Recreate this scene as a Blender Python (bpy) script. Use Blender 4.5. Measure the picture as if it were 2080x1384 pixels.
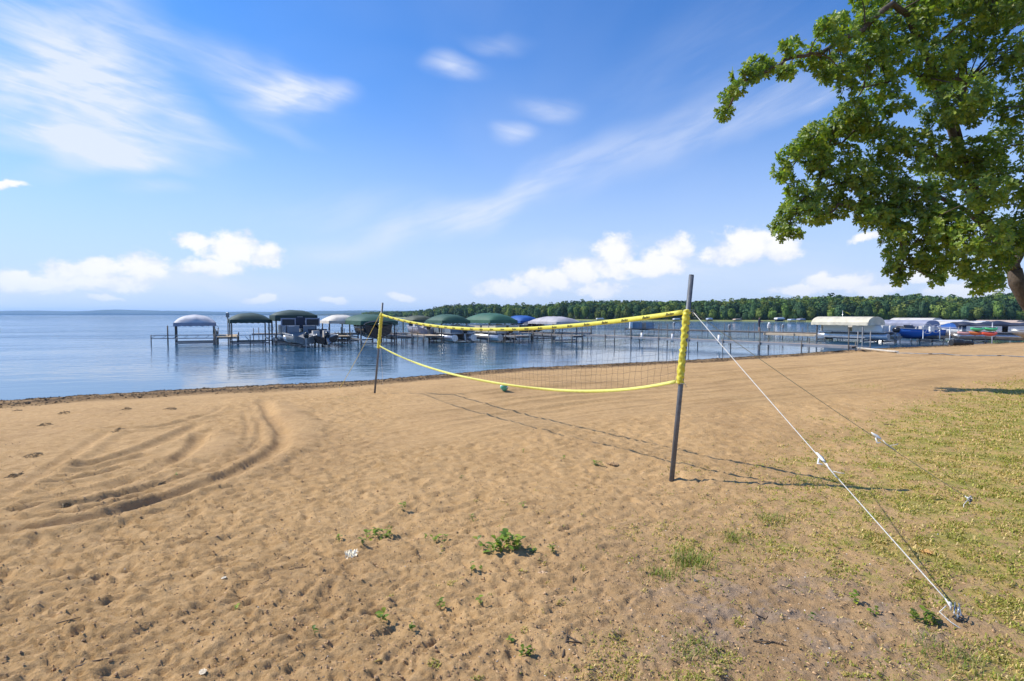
import bpy, bmesh, math, random
import numpy as np
from mathutils import Vector, Matrix, Euler
random.seed(7); RNG = np.random.default_rng(11)
R = math.radians
for _o in list(bpy.data.objects): bpy.data.objects.remove(_o)
SC = bpy.context.scene
COL = SC.collection

# ------------------------------------------------------------------ camera
CZ = 2.5; FPX = 1100.0; TH = math.atan(52 / FPX)
cam_d = bpy.data.cameras.new('camera'); cam = bpy.data.objects.new('camera', cam_d); COL.objects.link(cam)
cam_d.sensor_width = 36; cam_d.lens = 36 * FPX / 2080; cam_d.clip_start = 0.05; cam_d.clip_end = 30000
cam.location = (0, 0, CZ); cam.rotation_euler = (R(90) - TH, 0, 0)
SC.camera = cam

# ------------------------------------------------------------------ light and exposure
SUN_V = Vector((-2.2, 0.52, 2.35)).normalized()          # towards the sun
SUN_EL = math.asin(SUN_V.z); SUN_AZ = math.atan2(SUN_V.x, SUN_V.y)
SKY_STRENGTH = 0.135
SUN_STRENGTH = 5.0
sun_d = bpy.data.lights.new('sun', 'SUN'); sun = bpy.data.objects.new('sun', sun_d); COL.objects.link(sun)
sun_d.energy = SUN_STRENGTH; sun_d.angle = R(0.5); sun_d.color = (1.0, 0.93, 0.80)
sun.rotation_euler = (-SUN_V).to_track_quat('-Z', 'Y').to_euler()
sun.location = (-20, 5, 30)
SC.view_settings.view_transform = 'Standard'; SC.view_settings.look = 'None'
SC.view_settings.gamma = 1; SC.view_settings.exposure = 0.12; SC.view_settings.use_curve_mapping = False
SC.cycles.max_bounces = 6; SC.cycles.transparent_max_bounces = 8
SC.cycles.volume_bounces = 1

def ray(px, py):
    u = (px - 1040) / FPX; v = (692 - py) / FPX
    d = Vector((u, math.cos(TH) + v * math.sin(TH), -math.sin(TH) + v * math.cos(TH)))
    return d / d.y
def P(px, py, D): return Vector((0, 0, CZ)) + ray(px, py) * D
def PZ(px, py, z):
    d = ray(px, py); return Vector((0, 0, CZ)) + d * ((z - CZ) / d.z)

# world
W = bpy.data.worlds.new('World'); SC.world = W; W.use_nodes = True
nt = W.node_tree; nt.nodes.clear()
def N(t, **k):
    n = nt.nodes.new(t)
    for a, b in k.items(): setattr(n, a, b)
    return n
def L(a, b): nt.links.new(a, b)
def M_(op, a, b=None, c=None, clamp=False):
    n = N('ShaderNodeMath', operation=op); n.use_clamp = clamp
    for i, x in enumerate((a, b, c)):
        if x is None: continue
        if isinstance(x, (int, float)): n.inputs[i].default_value = x
        else: L(x, n.inputs[i])
    return n.outputs[0]
def MR(x, a, b, c=0.0, d=1.0, smooth=True):
    n = N('ShaderNodeMapRange'); n.interpolation_type = 'SMOOTHSTEP' if smooth else 'LINEAR'
    L(x, n.inputs[0]); n.inputs[1].default_value = a; n.inputs[2].default_value = b
    n.inputs[3].default_value = c; n.inputs[4].default_value = d
    return n.outputs[0]
def NOISE(vec, scale, detail=4, rough=.55, dist=0.0, sc=None, rot=0.0):
    if sc is not None:
        m = N('ShaderNodeMapping'); L(vec, m.inputs[0]); m.inputs['Scale'].default_value = sc
        m.inputs['Rotation'].default_value = (0, 0, rot)
        # rotate first, then stretch
        m.vector_type = 'TEXTURE'; m.inputs['Scale'].default_value = tuple(1.0 / s for s in sc)
        vec = m.outputs[0]
    n = N('ShaderNodeTexNoise'); L(vec, n.inputs['Vector'])
    n.inputs['Scale'].default_value = scale; n.inputs['Detail'].default_value = detail
    n.inputs['Roughness'].default_value = rough; n.inputs['Distortion'].default_value = dist
    return n
sky = N('ShaderNodeTexSky'); sky.sky_type = 'NISHITA'; sky.sun_disc = False
sky.sun_elevation = SUN_EL; sky.sun_rotation = SUN_AZ
sky.altitude = 300; sky.air_density = 1.0; sky.dust_density = 0.6; sky.ozone_density = 3.0
tc = N('ShaderNodeTexCoord'); sep = N('ShaderNodeSeparateXYZ'); L(tc.outputs['Generated'], sep.inputs[0])
azn = M_('ARCTAN2', sep.outputs[0], sep.outputs[1]); eln = M_('ARCSINE', sep.outputs[2])
cmb = N('ShaderNodeCombineXYZ'); L(azn, cmb.inputs[0]); L(eln, cmb.inputs[1]); ae = cmb.outputs[0]
def azel(px, py):
    d = ray(px, py).normalized(); return math.atan2(d.x, d.y), math.asin(d.z)
def ell(vec, px, py, wx, wy, rot=0.0):
    a, e = azel(px, py); k = math.cos(a) ** 1.5 / FPX
    m = N('ShaderNodeMapping'); m.vector_type = 'TEXTURE'; L(vec, m.inputs[0])
    m.inputs['Location'].default_value = (a, e, 0); m.inputs['Rotation'].default_value = (0, 0, R(rot))
    m.inputs['Scale'].default_value = (wx * k, wy * k, 1)
    v = N('ShaderNodeVectorMath', operation='LENGTH'); L(m.outputs[0], v.inputs[0]); return v.outputs['Value']
# cumulus: lobes joined, edge broken up by noise
wn = NOISE(ae, 16, 5, .6); wv = N('ShaderNodeVectorMath', operation='MULTIPLY_ADD')
L(wn.outputs['Color'], wv.inputs[0]); wv.inputs[1].default_value = (.045, .035, 0); wv.inputs[2].default_value = (-.0225, -.0175, 0)
wadd = N('ShaderNodeVectorMath', operation='ADD'); L(ae, wadd.inputs[0]); L(wv.outputs[0], wadd.inputs[1]); aew = wadd.outputs[0]
CU = [(15, 572, 55, 26), (65, 575, 50, 18), (135, 552, 52, 30), (205, 548, 55, 32), (290, 548, 50, 34), (180, 575, 130, 20),
      (400, 492, 48, 16), (478, 510, 62, 38), (540, 523, 42, 26), (430, 545, 70, 20),
      (1030, 588, 60, 16), (1110, 570, 70, 24), (1185, 550, 58, 26), (1250, 512, 40, 30), (1245, 548, 60, 22), (1215, 590, 50, 14),
      (1345, 530, 48, 28), (1375, 505, 38, 30), (1320, 548, 60, 18), (1520, 492, 60, 34), (1490, 515, 62, 22), (1580, 500, 50, 26),
      (1700, 574, 70, 20), (1620, 590, 60, 12), (1770, 590, 60, 12), (15, 373, 32, 10), (815, 602, 30, 8), (530, 608, 40, 8), (680, 608, 36, 7),
      (1760, 482, 34, 10), (1960, 590, 90, 18), (1880, 560, 60, 14), (210, 610, 36, 7), (-150, 560, 120, 30), (2300, 560, 130, 30), (-420, 540, 120, 34)]
cu = None
for c in CU:
    f = M_('SUBTRACT', 1.0, ell(aew, c[0], c[1], c[2] * 1.25, c[3] * 1.35))
    cu = f if cu is None else M_('MAXIMUM', cu, f)
cn = NOISE(ae, 34, 6, .62, sc=(1, 1.3, 1))
cuf = M_('ADD', cu, M_('MULTIPLY', M_('SUBTRACT', cn.outputs[0], .5), 1.25))
cum = MR(cuf, .0, .50)
elfade = MR(eln, .0, .09, .45, 1.0)
cum = M_('MULTIPLY', cum, M_('MULTIPLY', elfade, .92))
# cirrus: soft streaks
def streaks(rot, rot2):
    a = NOISE(ae, 4.5, 4, .55, .6, sc=(1, 3.2, 1), rot=R(rot)).outputs[0]; b = NOISE(ae, 9, 7, .62, .9, sc=(1, 7.0, 1), rot=R(rot2)).outputs[0]
    return M_('ADD', M_('MULTIPLY', a, .70), M_('MULTIPLY', b, .30))
sn1 = streaks(-4, -9); sn2 = streaks(22, 18)
wn2 = NOISE(ae, 3.5, 3, .5); wv2 = N('ShaderNodeVectorMath', operation='MULTIPLY_ADD')
L(wn2.outputs['Color'], wv2.inputs[0]); wv2.inputs[1].default_value = (.16, .12, 0); wv2.inputs[2].default_value = (-.08, -.06, 0)
wadd2 = N('ShaderNodeVectorMath', operation='ADD'); L(ae, wadd2.inputs[0]); L(wv2.outputs[0], wadd2.inputs[1]); aec = wadd2.outputs[0]
CI = [(110, 225, 270, 80, -14, 1.2, 1), (230, 190, 290, 85, -24, .8, 1), (260, 80, 200, 90, -50, .42, 1), (170, 300, 280, 26, -4, .90, 1), (420, 262, 120, 22, -20, .35, 1),
      (330, 300, 230, 30, 6, .35, 1), (500, 165, 230, 44, -16, .48, 1), (600, 205, 140, 26, 4, .90, 1), (150, 330, 200, 22, 10, .35, 1),
      (40, 110, 280, 120, -20, .42, 1), (300, 590, 700, 40, 0, .45, 1), (1250, 575, 620, 46, 2, .5, 1), (1900, 585, 500, 40, 0, .45, 1), (230, 560, 320, 34, 0, .4, 1), (1350, 535, 240, 34, 10, .4, 1), (310, 378, 110, 20, 0, .28, 1), (690, 505, 150, 26, 6, .34, 1), (540, 250, 160, 14, -20, .2, 1),
      (920, 134, 95, 20, -4, .62, 1), (1115, 222, 95, 24, -8, .50, 1), (1040, 282, 75, 20, 2, .52, 1), (1010, 82, 110, 16, -2, .22, 1),
      (880, 455, 260, 34, 18, .48, 2), (1040, 400, 260, 30, 24, .40, 2), (1260, 320, 330, 42, 20, .34, 2), (1500, 250, 340, 36, 21, .36, 2), (1650, 205, 200, 20, 20, .3, 2),
      (1200, 490, 300, 18, 4, .25, 2), (1150, 520, 140, 16, 0, .3, 2), (700, 430, 240, 40, 4, .2, 2), (1450, 120, 320, 90, 12, .14, 2),
      (-500, 260, 400, 130, 0, .6, 1), (2700, 300, 500, 120, 10, .4, 2)]
ci = None
for c in CI:
    f = MR(ell(aec, c[0], c[1], c[2], c[3] * 1.5, c[4]), 1.0, 0.0)
    s = MR(sn1 if c[6] == 1 else sn2, .34, .66, .30, 1.22)
    f = M_('MULTIPLY', M_('MULTIPLY', f, s), c[5])
    ci = f if ci is None else M_('ADD', ci, f)
# thin veil elsewhere in the sky, so that it goes on outside the frame
vn = NOISE(tc.outputs['Generated'], 1.6, 4, .55, .5)
veil = MR(vn.outputs[0], .5, .85, 0, .12)
ci = M_('MINIMUM', M_('ADD', ci, veil), .9)
hz = MR(eln, -.02, .50, 1.0, 0.0); hz = M_('MULTIPLY', M_('POWER', hz, 1.4), .93)
SKY_GAIN = 1.0
hs = N('ShaderNodeMix', data_type='RGBA', blend_type='MULTIPLY'); hs.inputs['Factor'].default_value = 1
L(sky.outputs[0], hs.inputs[6]); hs.inputs[7].default_value = (.43, .86, 1.34, 1)
SKY_TINT = hs
def cmix(fac, a, col):
    n = N('ShaderNodeMix', data_type='RGBA'); L(fac, n.inputs['Factor']); L(a, n.inputs[6]); n.inputs[7].default_value = (*col, 1); return n.outputs[2]
k = 1 / SKY_STRENGTH
c1 = cmix(hz, hs.outputs[2], (.60 * k, .71 * k, .93 * k))
c2 = cmix(ci, c1, (.76 * k, .82 * k, .96 * k))
csh = NOISE(ae, 26, 5, .6)
c3c = N('ShaderNodeMix', data_type='RGBA'); L(MR(M_('ADD', csh.outputs[0], M_('MULTIPLY', cuf, .35)), .38, .78), c3c.inputs['Factor']); c3c.inputs[6].default_value = (.72 * k, .78 * k, .93 * k, 1); c3c.inputs[7].default_value = (1.0 * k, .985 * k, .98 * k, 1)
c3 = N('ShaderNodeMix', data_type='RGBA'); L(cum, c3.inputs['Factor']); L(c2, c3.inputs[6]); L(c3c.outputs[2], c3.inputs[7]); c3 = c3.outputs[2]
bg = N('ShaderNodeBackground'); L(c3, bg.inputs[0]); bg.inputs[1].default_value = SKY_STRENGTH
wo = N('ShaderNodeOutputWorld'); L(bg.outputs[0], wo.inputs[0])
W.cycles.sampling_method = 'MANUAL'; W.cycles.sample_map_resolution = 512

# ------------------------------------------------------------------ helpers: tags, materials, meshes
def tag(o, label=None, cat=None, group=None, kind=None):
    if label: o['label'] = label
    if cat: o['category'] = cat
    if group: o['group'] = group
    if kind: o['kind'] = kind
    return o
def empty(name, loc, rz=0.0):
    o = bpy.data.objects.new(name, None); COL.objects.link(o); o.location = loc; o.rotation_euler = (0, 0, rz)
    o.empty_display_size = .3; return o

def mat(name, col, rough=.6, metal=0.0, var=.12, vscale=6.0, bump=0.0, bscale=30.0, spec=.5, trans=0.0, attr=None, coords='Object'):
    m = bpy.data.materials.new(name); m.use_nodes = True
    t = m.node_tree; b = t.nodes['Principled BSDF']
    b.inputs['Roughness'].default_value = rough; b.inputs['Metallic'].default_value = metal
    b.inputs['Specular IOR Level'].default_value = spec
    co = t.nodes.new('ShaderNodeTexCoord')
    n = t.nodes.new('ShaderNodeTexNoise'); n.inputs['Scale'].default_value = vscale; n.inputs['Detail'].default_value = 5
    t.links.new(co.outputs[coords], n.inputs['Vector'])
    r = t.nodes.new('ShaderNodeMapRange'); r.inputs[1].default_value = .3; r.inputs[2].default_value = .7
    r.inputs[3].default_value = 1 - var; r.inputs[4].default_value = 1 + var; t.links.new(n.outputs[0], r.inputs[0])
    mx = t.nodes.new('ShaderNodeVectorMath'); mx.operation = 'SCALE'; t.links.new(r.outputs[0], mx.inputs['Scale'])
    if attr:
        a = t.nodes.new('ShaderNodeAttribute'); a.attribute_name = attr; t.links.new(a.outputs['Color'], mx.inputs[0])
    else:
        mx.inputs[0].default_value = col
    t.links.new(mx.outputs[0], b.inputs['Base Color'])
    if bump:
        n2 = t.nodes.new('ShaderNodeTexNoise'); n2.inputs['Scale'].default_value = bscale; n2.inputs['Detail'].default_value = 4
        t.links.new(co.outputs[coords], n2.inputs['Vector'])
        bp = t.nodes.new('ShaderNodeBump'); bp.inputs['Strength'].default_value = bump; bp.inputs['Distance'].default_value = .02
        t.links.new(n2.outputs[0], bp.inputs['Height']); t.links.new(bp.outputs[0], b.inputs['Normal'])
    if trans:
        out = t.nodes['Material Output']; tr = t.nodes.new('ShaderNodeBsdfTranslucent'); ms = t.nodes.new('ShaderNodeMixShader')
        sc2 = t.nodes.new('ShaderNodeVectorMath'); sc2.operation = 'MULTIPLY'; sc2.inputs[1].default_value = (1.3, 1.35, .6)
        t.links.new(mx.outputs[0], sc2.inputs[0]); t.links.new(sc2.outputs[0], tr.inputs[0])
        ms.inputs[0].default_value = trans; t.links.new(b.outputs[0], ms.inputs[1]); t.links.new(tr.outputs[0], ms.inputs[2])
        t.links.new(ms.outputs[0], out.inputs[0])
    return m

def mesh_np(name, V, T, mats, col=None, smooth=False, midx=None, masks=None, raked=None):
    """triangles or quads straight from numpy arrays"""
    me = bpy.data.meshes.new(name); V = np.asarray(V, np.float32); T = np.asarray(T, np.int32)
    k = T.shape[1]
    me.vertices.add(len(V)); me.vertices.foreach_set('co', V.ravel())
    me.loops.add(T.size); me.loops.foreach_set('vertex_index', T.ravel())
    me.polygons.add(len(T)); me.polygons.foreach_set('loop_start', np.arange(0, T.size, k, dtype=np.int32))
    me.polygons.foreach_set('use_smooth', np.full(len(T), smooth))
    for m in (mats if isinstance(mats, (list, tuple)) else [mats]): me.materials.append(m)
    if midx is not None: me.polygons.foreach_set('material_index', np.asarray(midx, np.int32))
    if col is not None:
        a = me.color_attributes.new('col', 'FLOAT_COLOR', 'POINT')
        c = np.ones((len(V), 4), np.float32); c[:, :3] = col; a.data.foreach_set('color', c.ravel())
    if masks is not None:
        a = me.color_attributes.new('masks', 'FLOAT_COLOR', 'POINT'); a.data.foreach_set('color', masks.astype(np.float32).ravel())
    if raked is not None:
        a = me.attributes.new('raked', 'FLOAT', 'POINT'); a.data.foreach_set('value', raked.astype(np.float32))
    me.update(calc_edges=True); return me
def link(name, me, parent=None):
    o = bpy.data.objects.new(name, me); COL.objects.link(o)
    if parent: o.parent = parent
    return o

class MB:
    def __init__(s): s.v = []; s.f = []; s.sm = []
    def add(s, vs, fs, smooth=False):
        b = len(s.v); s.v += [tuple(x) for x in vs]; s.f += [tuple(i + b for i in f) for f in fs]; s.sm += [smooth] * len(fs); return s
    def box(s, c, d, rz=0.0, ry=0.0, rx=0.0):
        m = Euler((rx, ry, rz)).to_matrix(); c = Vector(c)
        vs = [c + m @ Vector((x * d[0] / 2, y * d[1] / 2, z * d[2] / 2)) for x in (-1, 1) for y in (-1, 1) for z in (-1, 1)]
        return s.add(vs, [(0, 1, 3, 2), (4, 6, 7, 5), (0, 4, 5, 1), (2, 3, 7, 6), (0, 2, 6, 4), (1, 5, 7, 3)])
    def bar(s, a, b, w, h):
        a = Vector(a); b = Vector(b); d = (b - a); l = d.length; d.normalize()
        up = Vector((0, 0, 1)) if abs(d.z) < .95 else Vector((1, 0, 0)); x = d.cross(up).normalized(); y = x.cross(d)
        vs = [p + x * i * w / 2 + y * j * h / 2 for p in (a, b) for i in (-1, 1) for j in (-1, 1)]
        return s.add(vs, [(0, 1, 3, 2), (4, 6, 7, 5), (0, 4, 5, 1), (2, 3, 7, 6), (0, 2, 6, 4), (1, 5, 7, 3)])
    def tube(s, pts, rad, n=8, cap=True, smooth=True, flat=1.0):
        pts = [Vector(p) for p in pts]; rs = rad if isinstance(rad, (list, tuple)) else [rad] * len(pts)
        vs = []; fs = []; prev = None
        for i, p in enumerate(pts):
            t = (pts[min(i + 1, len(pts) - 1)] - pts[max(i - 1, 0)]).normalized()
            if prev is None:
                up = Vector((0, 0, 1)) if abs(t.z) < .9 else Vector((0, 1, 0)); x = t.cross(up).normalized()
            else: x = (prev - t * prev.dot(t)).normalized()
            prev = x; y = t.cross(x)
            for k in range(n):
                a = 2 * math.pi * k / n; vs.append(p + (x * math.cos(a) + y * math.sin(a) * flat) * rs[i])
        for i in range(len(pts) - 1):
            for k in range(n):
                a = i * n + k; b = i * n + (k + 1) % n; fs.append((a, b, b + n, a + n))
        s.add(vs, fs, smooth)
        if cap:
            b = len(s.v) - len(vs); s.f.append(tuple(b + k for k in range(n))[::-1]); s.f.append(tuple(b + (len(pts) - 1) * n + k for k in range(n))); s.sm += [False, False]
        return s
    def ring(s, c, r, rr, axis='y', n=20, m=6, rz=0.0):
        pts = []
        for i in range(n + 1):
            a = 2 * math.pi * i / n
            v = Vector((math.cos(a) * r, 0, math.sin(a) * r)) if axis == 'y' else (Vector((0, math.cos(a) * r, math.sin(a) * r)) if axis == 'x' else Vector((math.cos(a) * r, math.sin(a) * r, 0)))
            pts.append(Vector(c) + Matrix.Rotation(rz, 3, 'Z') @ v)
        return s.tube(pts, rr, m, cap=False)
    def loft(s, secs, close=True, cap=True, smooth=True):
        n = len(secs[0]); vs = [p for q in secs for p in q]; fs = []
        for i in range(len(secs) - 1):
            for k in range(n if close else n - 1):
                a = i * n + k; b = i * n + (k + 1) % n; fs.append((a, b, b + n, a + n))
        s.add(vs, fs, smooth)
        if cap:
            b = len(s.v) - len(vs); s.f.append(tuple(b + k for k in range(n))[::-1]); s.f.append(tuple(b + (len(secs) - 1) * n + k for k in range(n))); s.sm += [False, False]
        return s
    def sphere(s, c, r, nu=12, nv=8, sc=(1, 1, 1)):
        c = Vector(c); vs = []; fs = []
        for j in range(nv + 1):
            th = math.pi * j / nv
            for i in range(nu):
                a = 2 * math.pi * i / nu; vs.append(c + Vector((math.sin(th) * math.cos(a) * sc[0], math.sin(th) * math.sin(a) * sc[1], math.cos(th) * sc[2])) * r)
        for j in range(nv):
            for i in range(nu):
                a = j * nu + i; b = j * nu + (i + 1) % nu; fs.append((a, a + nu, b + nu, b))
        return s.add(vs, fs, True)
    def mesh(s, name, m):
        me = bpy.data.meshes.new(name); me.from_pydata(s.v, [], s.f)
        for x in (m if isinstance(m, (list, tuple)) else [m]): me.materials.append(x)
        me.polygons.foreach_set('use_smooth', s.sm); me.update(); return me
    def build(s, name, m, parent=None): return link(name, s.mesh(name, m), parent)

def copy_tree(o, parent=None):
    c = o.copy(); COL.objects.link(c); c.parent = parent
    for ch in o.children: copy_tree(ch, c)
    return c

# numpy gradient noise
def _hash(ix, iy, seed):
    h = (ix.astype(np.int64) * 374761393 + iy.astype(np.int64) * 668265263 + seed * 1442695041) & 0xffffffff
    h = ((h ^ (h >> 13)) * 1274126177) & 0xffffffff
    return ((h ^ (h >> 16)) & 0xffffff) / float(0xffffff)
def pn(x, y, seed=0):
    x = np.asarray(x, float); y = np.asarray(y, float)
    ix = np.floor(x); iy = np.floor(y); fx = x - ix; fy = y - iy
    ux = fx * fx * fx * (fx * (fx * 6 - 15) + 10); uy = fy * fy * fy * (fy * (fy * 6 - 15) + 10)
    def g(dx, dy):
        a = _hash(ix + dx, iy + dy, seed) * 2 * math.pi; return np.cos(a) * (fx - dx) + np.sin(a) * (fy - dy)
    n0 = g(0, 0) * (1 - ux) + g(1, 0) * ux; n1 = g(0, 1) * (1 - ux) + g(1, 1) * ux
    return (n0 * (1 - uy) + n1 * uy) * 1.5
def fbm(x, y, o=3, seed=0):
    s = 0; a = 1; f = 1
    for i in range(o): s = s + a * pn(x * f, y * f, seed + i * 7); a *= .5; f *= 2.03
    return s
def sst(x, a, b):
    t = np.clip((x - a) / (b - a), 0, 1); return t * t * (3 - 2 * t)

# ------------------------------------------------------------------ terrain functions
SHX = [-4000, -400, -60, -14.2, -9.4, -5.2, 0, 9.5, 17, 24.5, 45.6, 90, 200, 900, 6000]
SHY = [-2000, -206, -11, 15.3, 18.1, 19.9, 24.3, 28.9, 33.2, 38.2, 48.2, 74, 130, 300, 1500]
def shore_s(x, y): return (np.interp(x, SHX, SHY) - y) * .866
PS = [-200, -60, -3, 0, .25, .55, 1.0, 1.6, 2.0, 2.4, 3.0, 5, 7, 9, 16, 21, 40, 200]
PH = [-5, -4, -.25, -.02, .08, .13, .11, .17, .25, .19, .24, .39, .46, .49, .60, .8, 1.0, 1.5]
def zbase(x, y): return np.interp(shore_s(x, y), PS, PH)
def G(px, py):
    z = .5
    for i in range(12):
        p = PZ(px, py, z); z = float(zbase(p.x, p.y))
    p.z = z; return p
def cr(pts): return [(x / 2.971, 760 + y / 2.971) for x, y in pts]     # photo crop -> photo pixels
FUR = [  # centre line, half width, depth, outer berm height (right-hand side), inner ridge
    (cr([(-200, 985), (0, 970), (300, 925), (600, 870), (900, 785), (1200, 690), (1450, 590), (1640, 490), (1705, 410), (1700, 340), (1640, 270), (1600, 200), (1570, 150)]), .115, .052, .036, .024),
    (cr([(60, 830), (380, 765), (620, 705), (800, 640), (960, 580), (1100, 500), (1190, 430), (1215, 350)]), .10, .050, .035, .022),
    (cr([(110, 790), (380, 740), (620, 680), (850, 600), (1000, 520)]), .065, .03, .015, .02),
    (cr([(330, 570), (600, 530), (880, 450), (1050, 380), (1200, 300)]), .12, .042, .02, .028),
    (cr([(350, 600), (560, 575), (760, 520), (900, 490)]), .08, .032, .02, .02),
    (cr([(100, 850), (450, 800), (800, 720), (1050, 640), (1250, 570)]), .07, .03, .02, .015),
    (cr([(640, 330), (850, 330), (1050, 305), (1250, 250)]), .10, .035, .03, .02),
    (cr([(0, 760), (200, 640), (350, 530), (520, 430), (640, 350)]), .09, .025, .04, .012),
    (cr([(-60, 900), (200, 880), (480, 840), (700, 790), (900, 730)]), .05, .022, .015, .012),
    (cr([(150, 690), (400, 640), (600, 600), (760, 560)]), .06, .028, .015, .015),
    (cr([(1480, 230), (1490, 290), (1500, 350), (1480, 400)]), .03, .02, .006, .006),
    (cr([(1510, 200), (1530, 260), (1565, 310), (1560, 380), (1535, 430), (1460, 500)]), .03, .024, .008, .008),
    (cr([(1535, 197), (1565, 260), (1585, 330), (1580, 400), (1550, 450), (1480, 510)]), .03, .024, .008, .008),
    (cr([(1000, 290), (1150, 270), (1300, 240), (1340, 200)]), .05, .02, .015, .01),
]
def l_tot(P0): return float(np.hypot(*(P0[1:] - P0[:-1]).T).sum())
def furrows(x, y, s):
    z = np.zeros_like(x); inf = np.zeros_like(x)
    sel = (x < -1.0) & (x > -16) & (y < 16) & (y > 1.5)
    X = x[sel]; Y = y[sel]; Z = np.zeros_like(X); I = np.zeros_like(X)
    wob = 1 + .25 * pn(X * 1.7, Y * 1.7, 51)
    for line, hw, dep, bo, bi in FUR:
        pts = [G(*q) for q in line]; P0 = np.array([(p.x, p.y) for p in pts])
        # smooth the polyline
        for _ in range(2):
            Q = [P0[0]]
            for i in range(len(P0) - 1): Q += [P0[i] * .75 + P0[i + 1] * .25, P0[i] * .25 + P0[i + 1] * .75]
            P0 = np.array(Q + [P0[-1]])
        best = np.full(X.shape, 1e9); sg = np.zeros_like(X)
        tt = np.zeros_like(X); n = len(P0) - 1
        for i in range(n):
            a = P0[i]; d = P0[i + 1] - a; l2 = (d ** 2).sum() + 1e-9
            t = np.clip(((X - a[0]) * d[0] + (Y - a[1]) * d[1]) / l2, 0, 1)
            dx = X - a[0] - t * d[0]; dy = Y - a[1] - t * d[1]; dd = dx * dx + dy * dy
            m = dd < best; best[m] = dd[m]
            c = d[0] * dy - d[1] * dx; sg[m] = np.sign(c)[m]; tt[m] = ((i + t) / n)[m]
        q = np.sqrt(best) * sg / (hw * wob)            # + = left of travel (inside), - = outside
        fade = sst(tt, 0, .04) * sst(1 - tt, 0, .12)
        trough = -dep * 1.1 * np.exp(-np.abs(q * .95) ** 5)
        wide = sst(tt, .5, .72) * sst(1 - tt, .03, .2) * (1 if hw > .095 and dep > .045 else 0)
        bout = bo * (1 + .9 * wide) * np.exp(-np.abs((q + 2.2 + 1.5 * wide) / (1.1 + 1.5 * wide)) ** 3); bin_ = bi * np.exp(-((q - 1.5) / .75) ** 2)
        Z += (trough + bout + bin_) * fade * (1 + .2 * pn(X * 3, Y * 3, 77)); I = np.maximum(I, np.exp(-(q / 2.6) ** 4) * fade); I = np.maximum(I, wide * sst(-q, .5, 1.0) * sst(6.0 + q, 0, 1.0) * 1.6)
        Z += .006 * np.sin(tt * l_tot(P0) * 42) * np.exp(-q ** 4) * fade * (1 if hw < .04 else 0)
    z[sel] = Z; inf[sel] = I
    return z, inf
def cell_prints(x, y, size, seed, asp=1.6, ang=None):
    """elliptical foot-sized hollows with a raised rim, one per cell, overlapping into the neighbours"""
    cx = np.floor(x / size); cy = np.floor(y / size); z = np.zeros_like(x)
    for i in (-1, 0, 1):
        for j in (-1, 0, 1):
            gx = cx + i; gy = cy + j
            ox = (gx + _hash(gx, gy, seed)) * size; oy = (gy + _hash(gx, gy, seed + 1)) * size
            a = _hash(gx, gy, seed + 2) * math.pi * (1 if ang is None else .5) + (0 if ang is None else ang)
            k = .5 + .9 * _hash(gx, gy, seed + 3)
            dx = x - ox; dy = y - oy
            u = (dx * np.cos(a) + dy * np.sin(a)) / (size * .42 * asp * .8); v = (-dx * np.sin(a) + dy * np.cos(a)) / (size * .42 / asp)
            r = np.sqrt(u * u + v * v)
            z += k * (-np.exp(-r ** 3 * 1.4) + .45 * np.exp(-((r - 1.25) / .35) ** 2))
    return z
GE_Y = [0, 2.5, 3.2, 4.25, 6.3, 8.5, 11, 13, 16, 30]; GE_X = [-.6, .1, .55, .95, 2.2, 4.0, 6.8, 9.3, 14, 34]
def masks(x, y):
    s = shore_s(x, y)
    nz = fbm(x * .8, y * .8, 3, 5)
    e = x - np.interp(y, GE_Y, GE_X)
    g = sst(e + nz * 1.0, -.5, 2.6) * sst(s + nz * .8, 12.6, 14.0)
    g = g * (0.55 + .45 * sst(fbm(x * 2.1, y * 2.1, 3, 9), -.35, .25)) + .0
    dens = sst(e, 1.5, 5)
    g = np.clip(g + dens * .35 * sst(s, 14, 15), 0, 1)
    bare = np.exp(-(((x - 1.65) / 1.05) ** 2 + ((y - 3.1) / .62) ** 2) ** 1.5)
    g = g * (1 - .93 * bare)
    smo = sst(13.6 - s + nz * .25, 0, .9) * sst(x + .16 * (y - 11) + nz * .4, -3.2, -1.2)
    smo = np.maximum(smo, sst(4.4 - s + nz * .3, 0, .8) * .75)
    # scraped hollow on the left
    lm = sst(-(x + 5.0) + nz * .5 - .35 * (y - 9), 0, .8) * sst(y, 5.8, 7.5) * .6
    smo = np.maximum(smo, lm)
    sw = s + .12 * pn(x * .9, y * .9, 91) + .08 * pn(x * 3.1, y * 3.1, 92)
    wet = np.maximum(np.exp(-((sw - .35) / .42) ** 4), np.exp(-((sw - 2.05) / .34) ** 2) * (.65 + .5 * np.clip(pn(x * .7, y * .7, 93) + .5, 0, 1)))
    wet = np.clip(np.maximum(wet, .42 * sst(2.5 - sw, 0, .3)), 0, 1) * (1 - .5 * sst(x, 12, 26))
    deb = np.clip(sst(x + nz, -1.5, 2.5) * sst(7 - y, 0, 4), 0, 1) * .8 + bare * .6
    return s, g, smo, wet, np.clip(deb, 0, 1), bare
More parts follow.
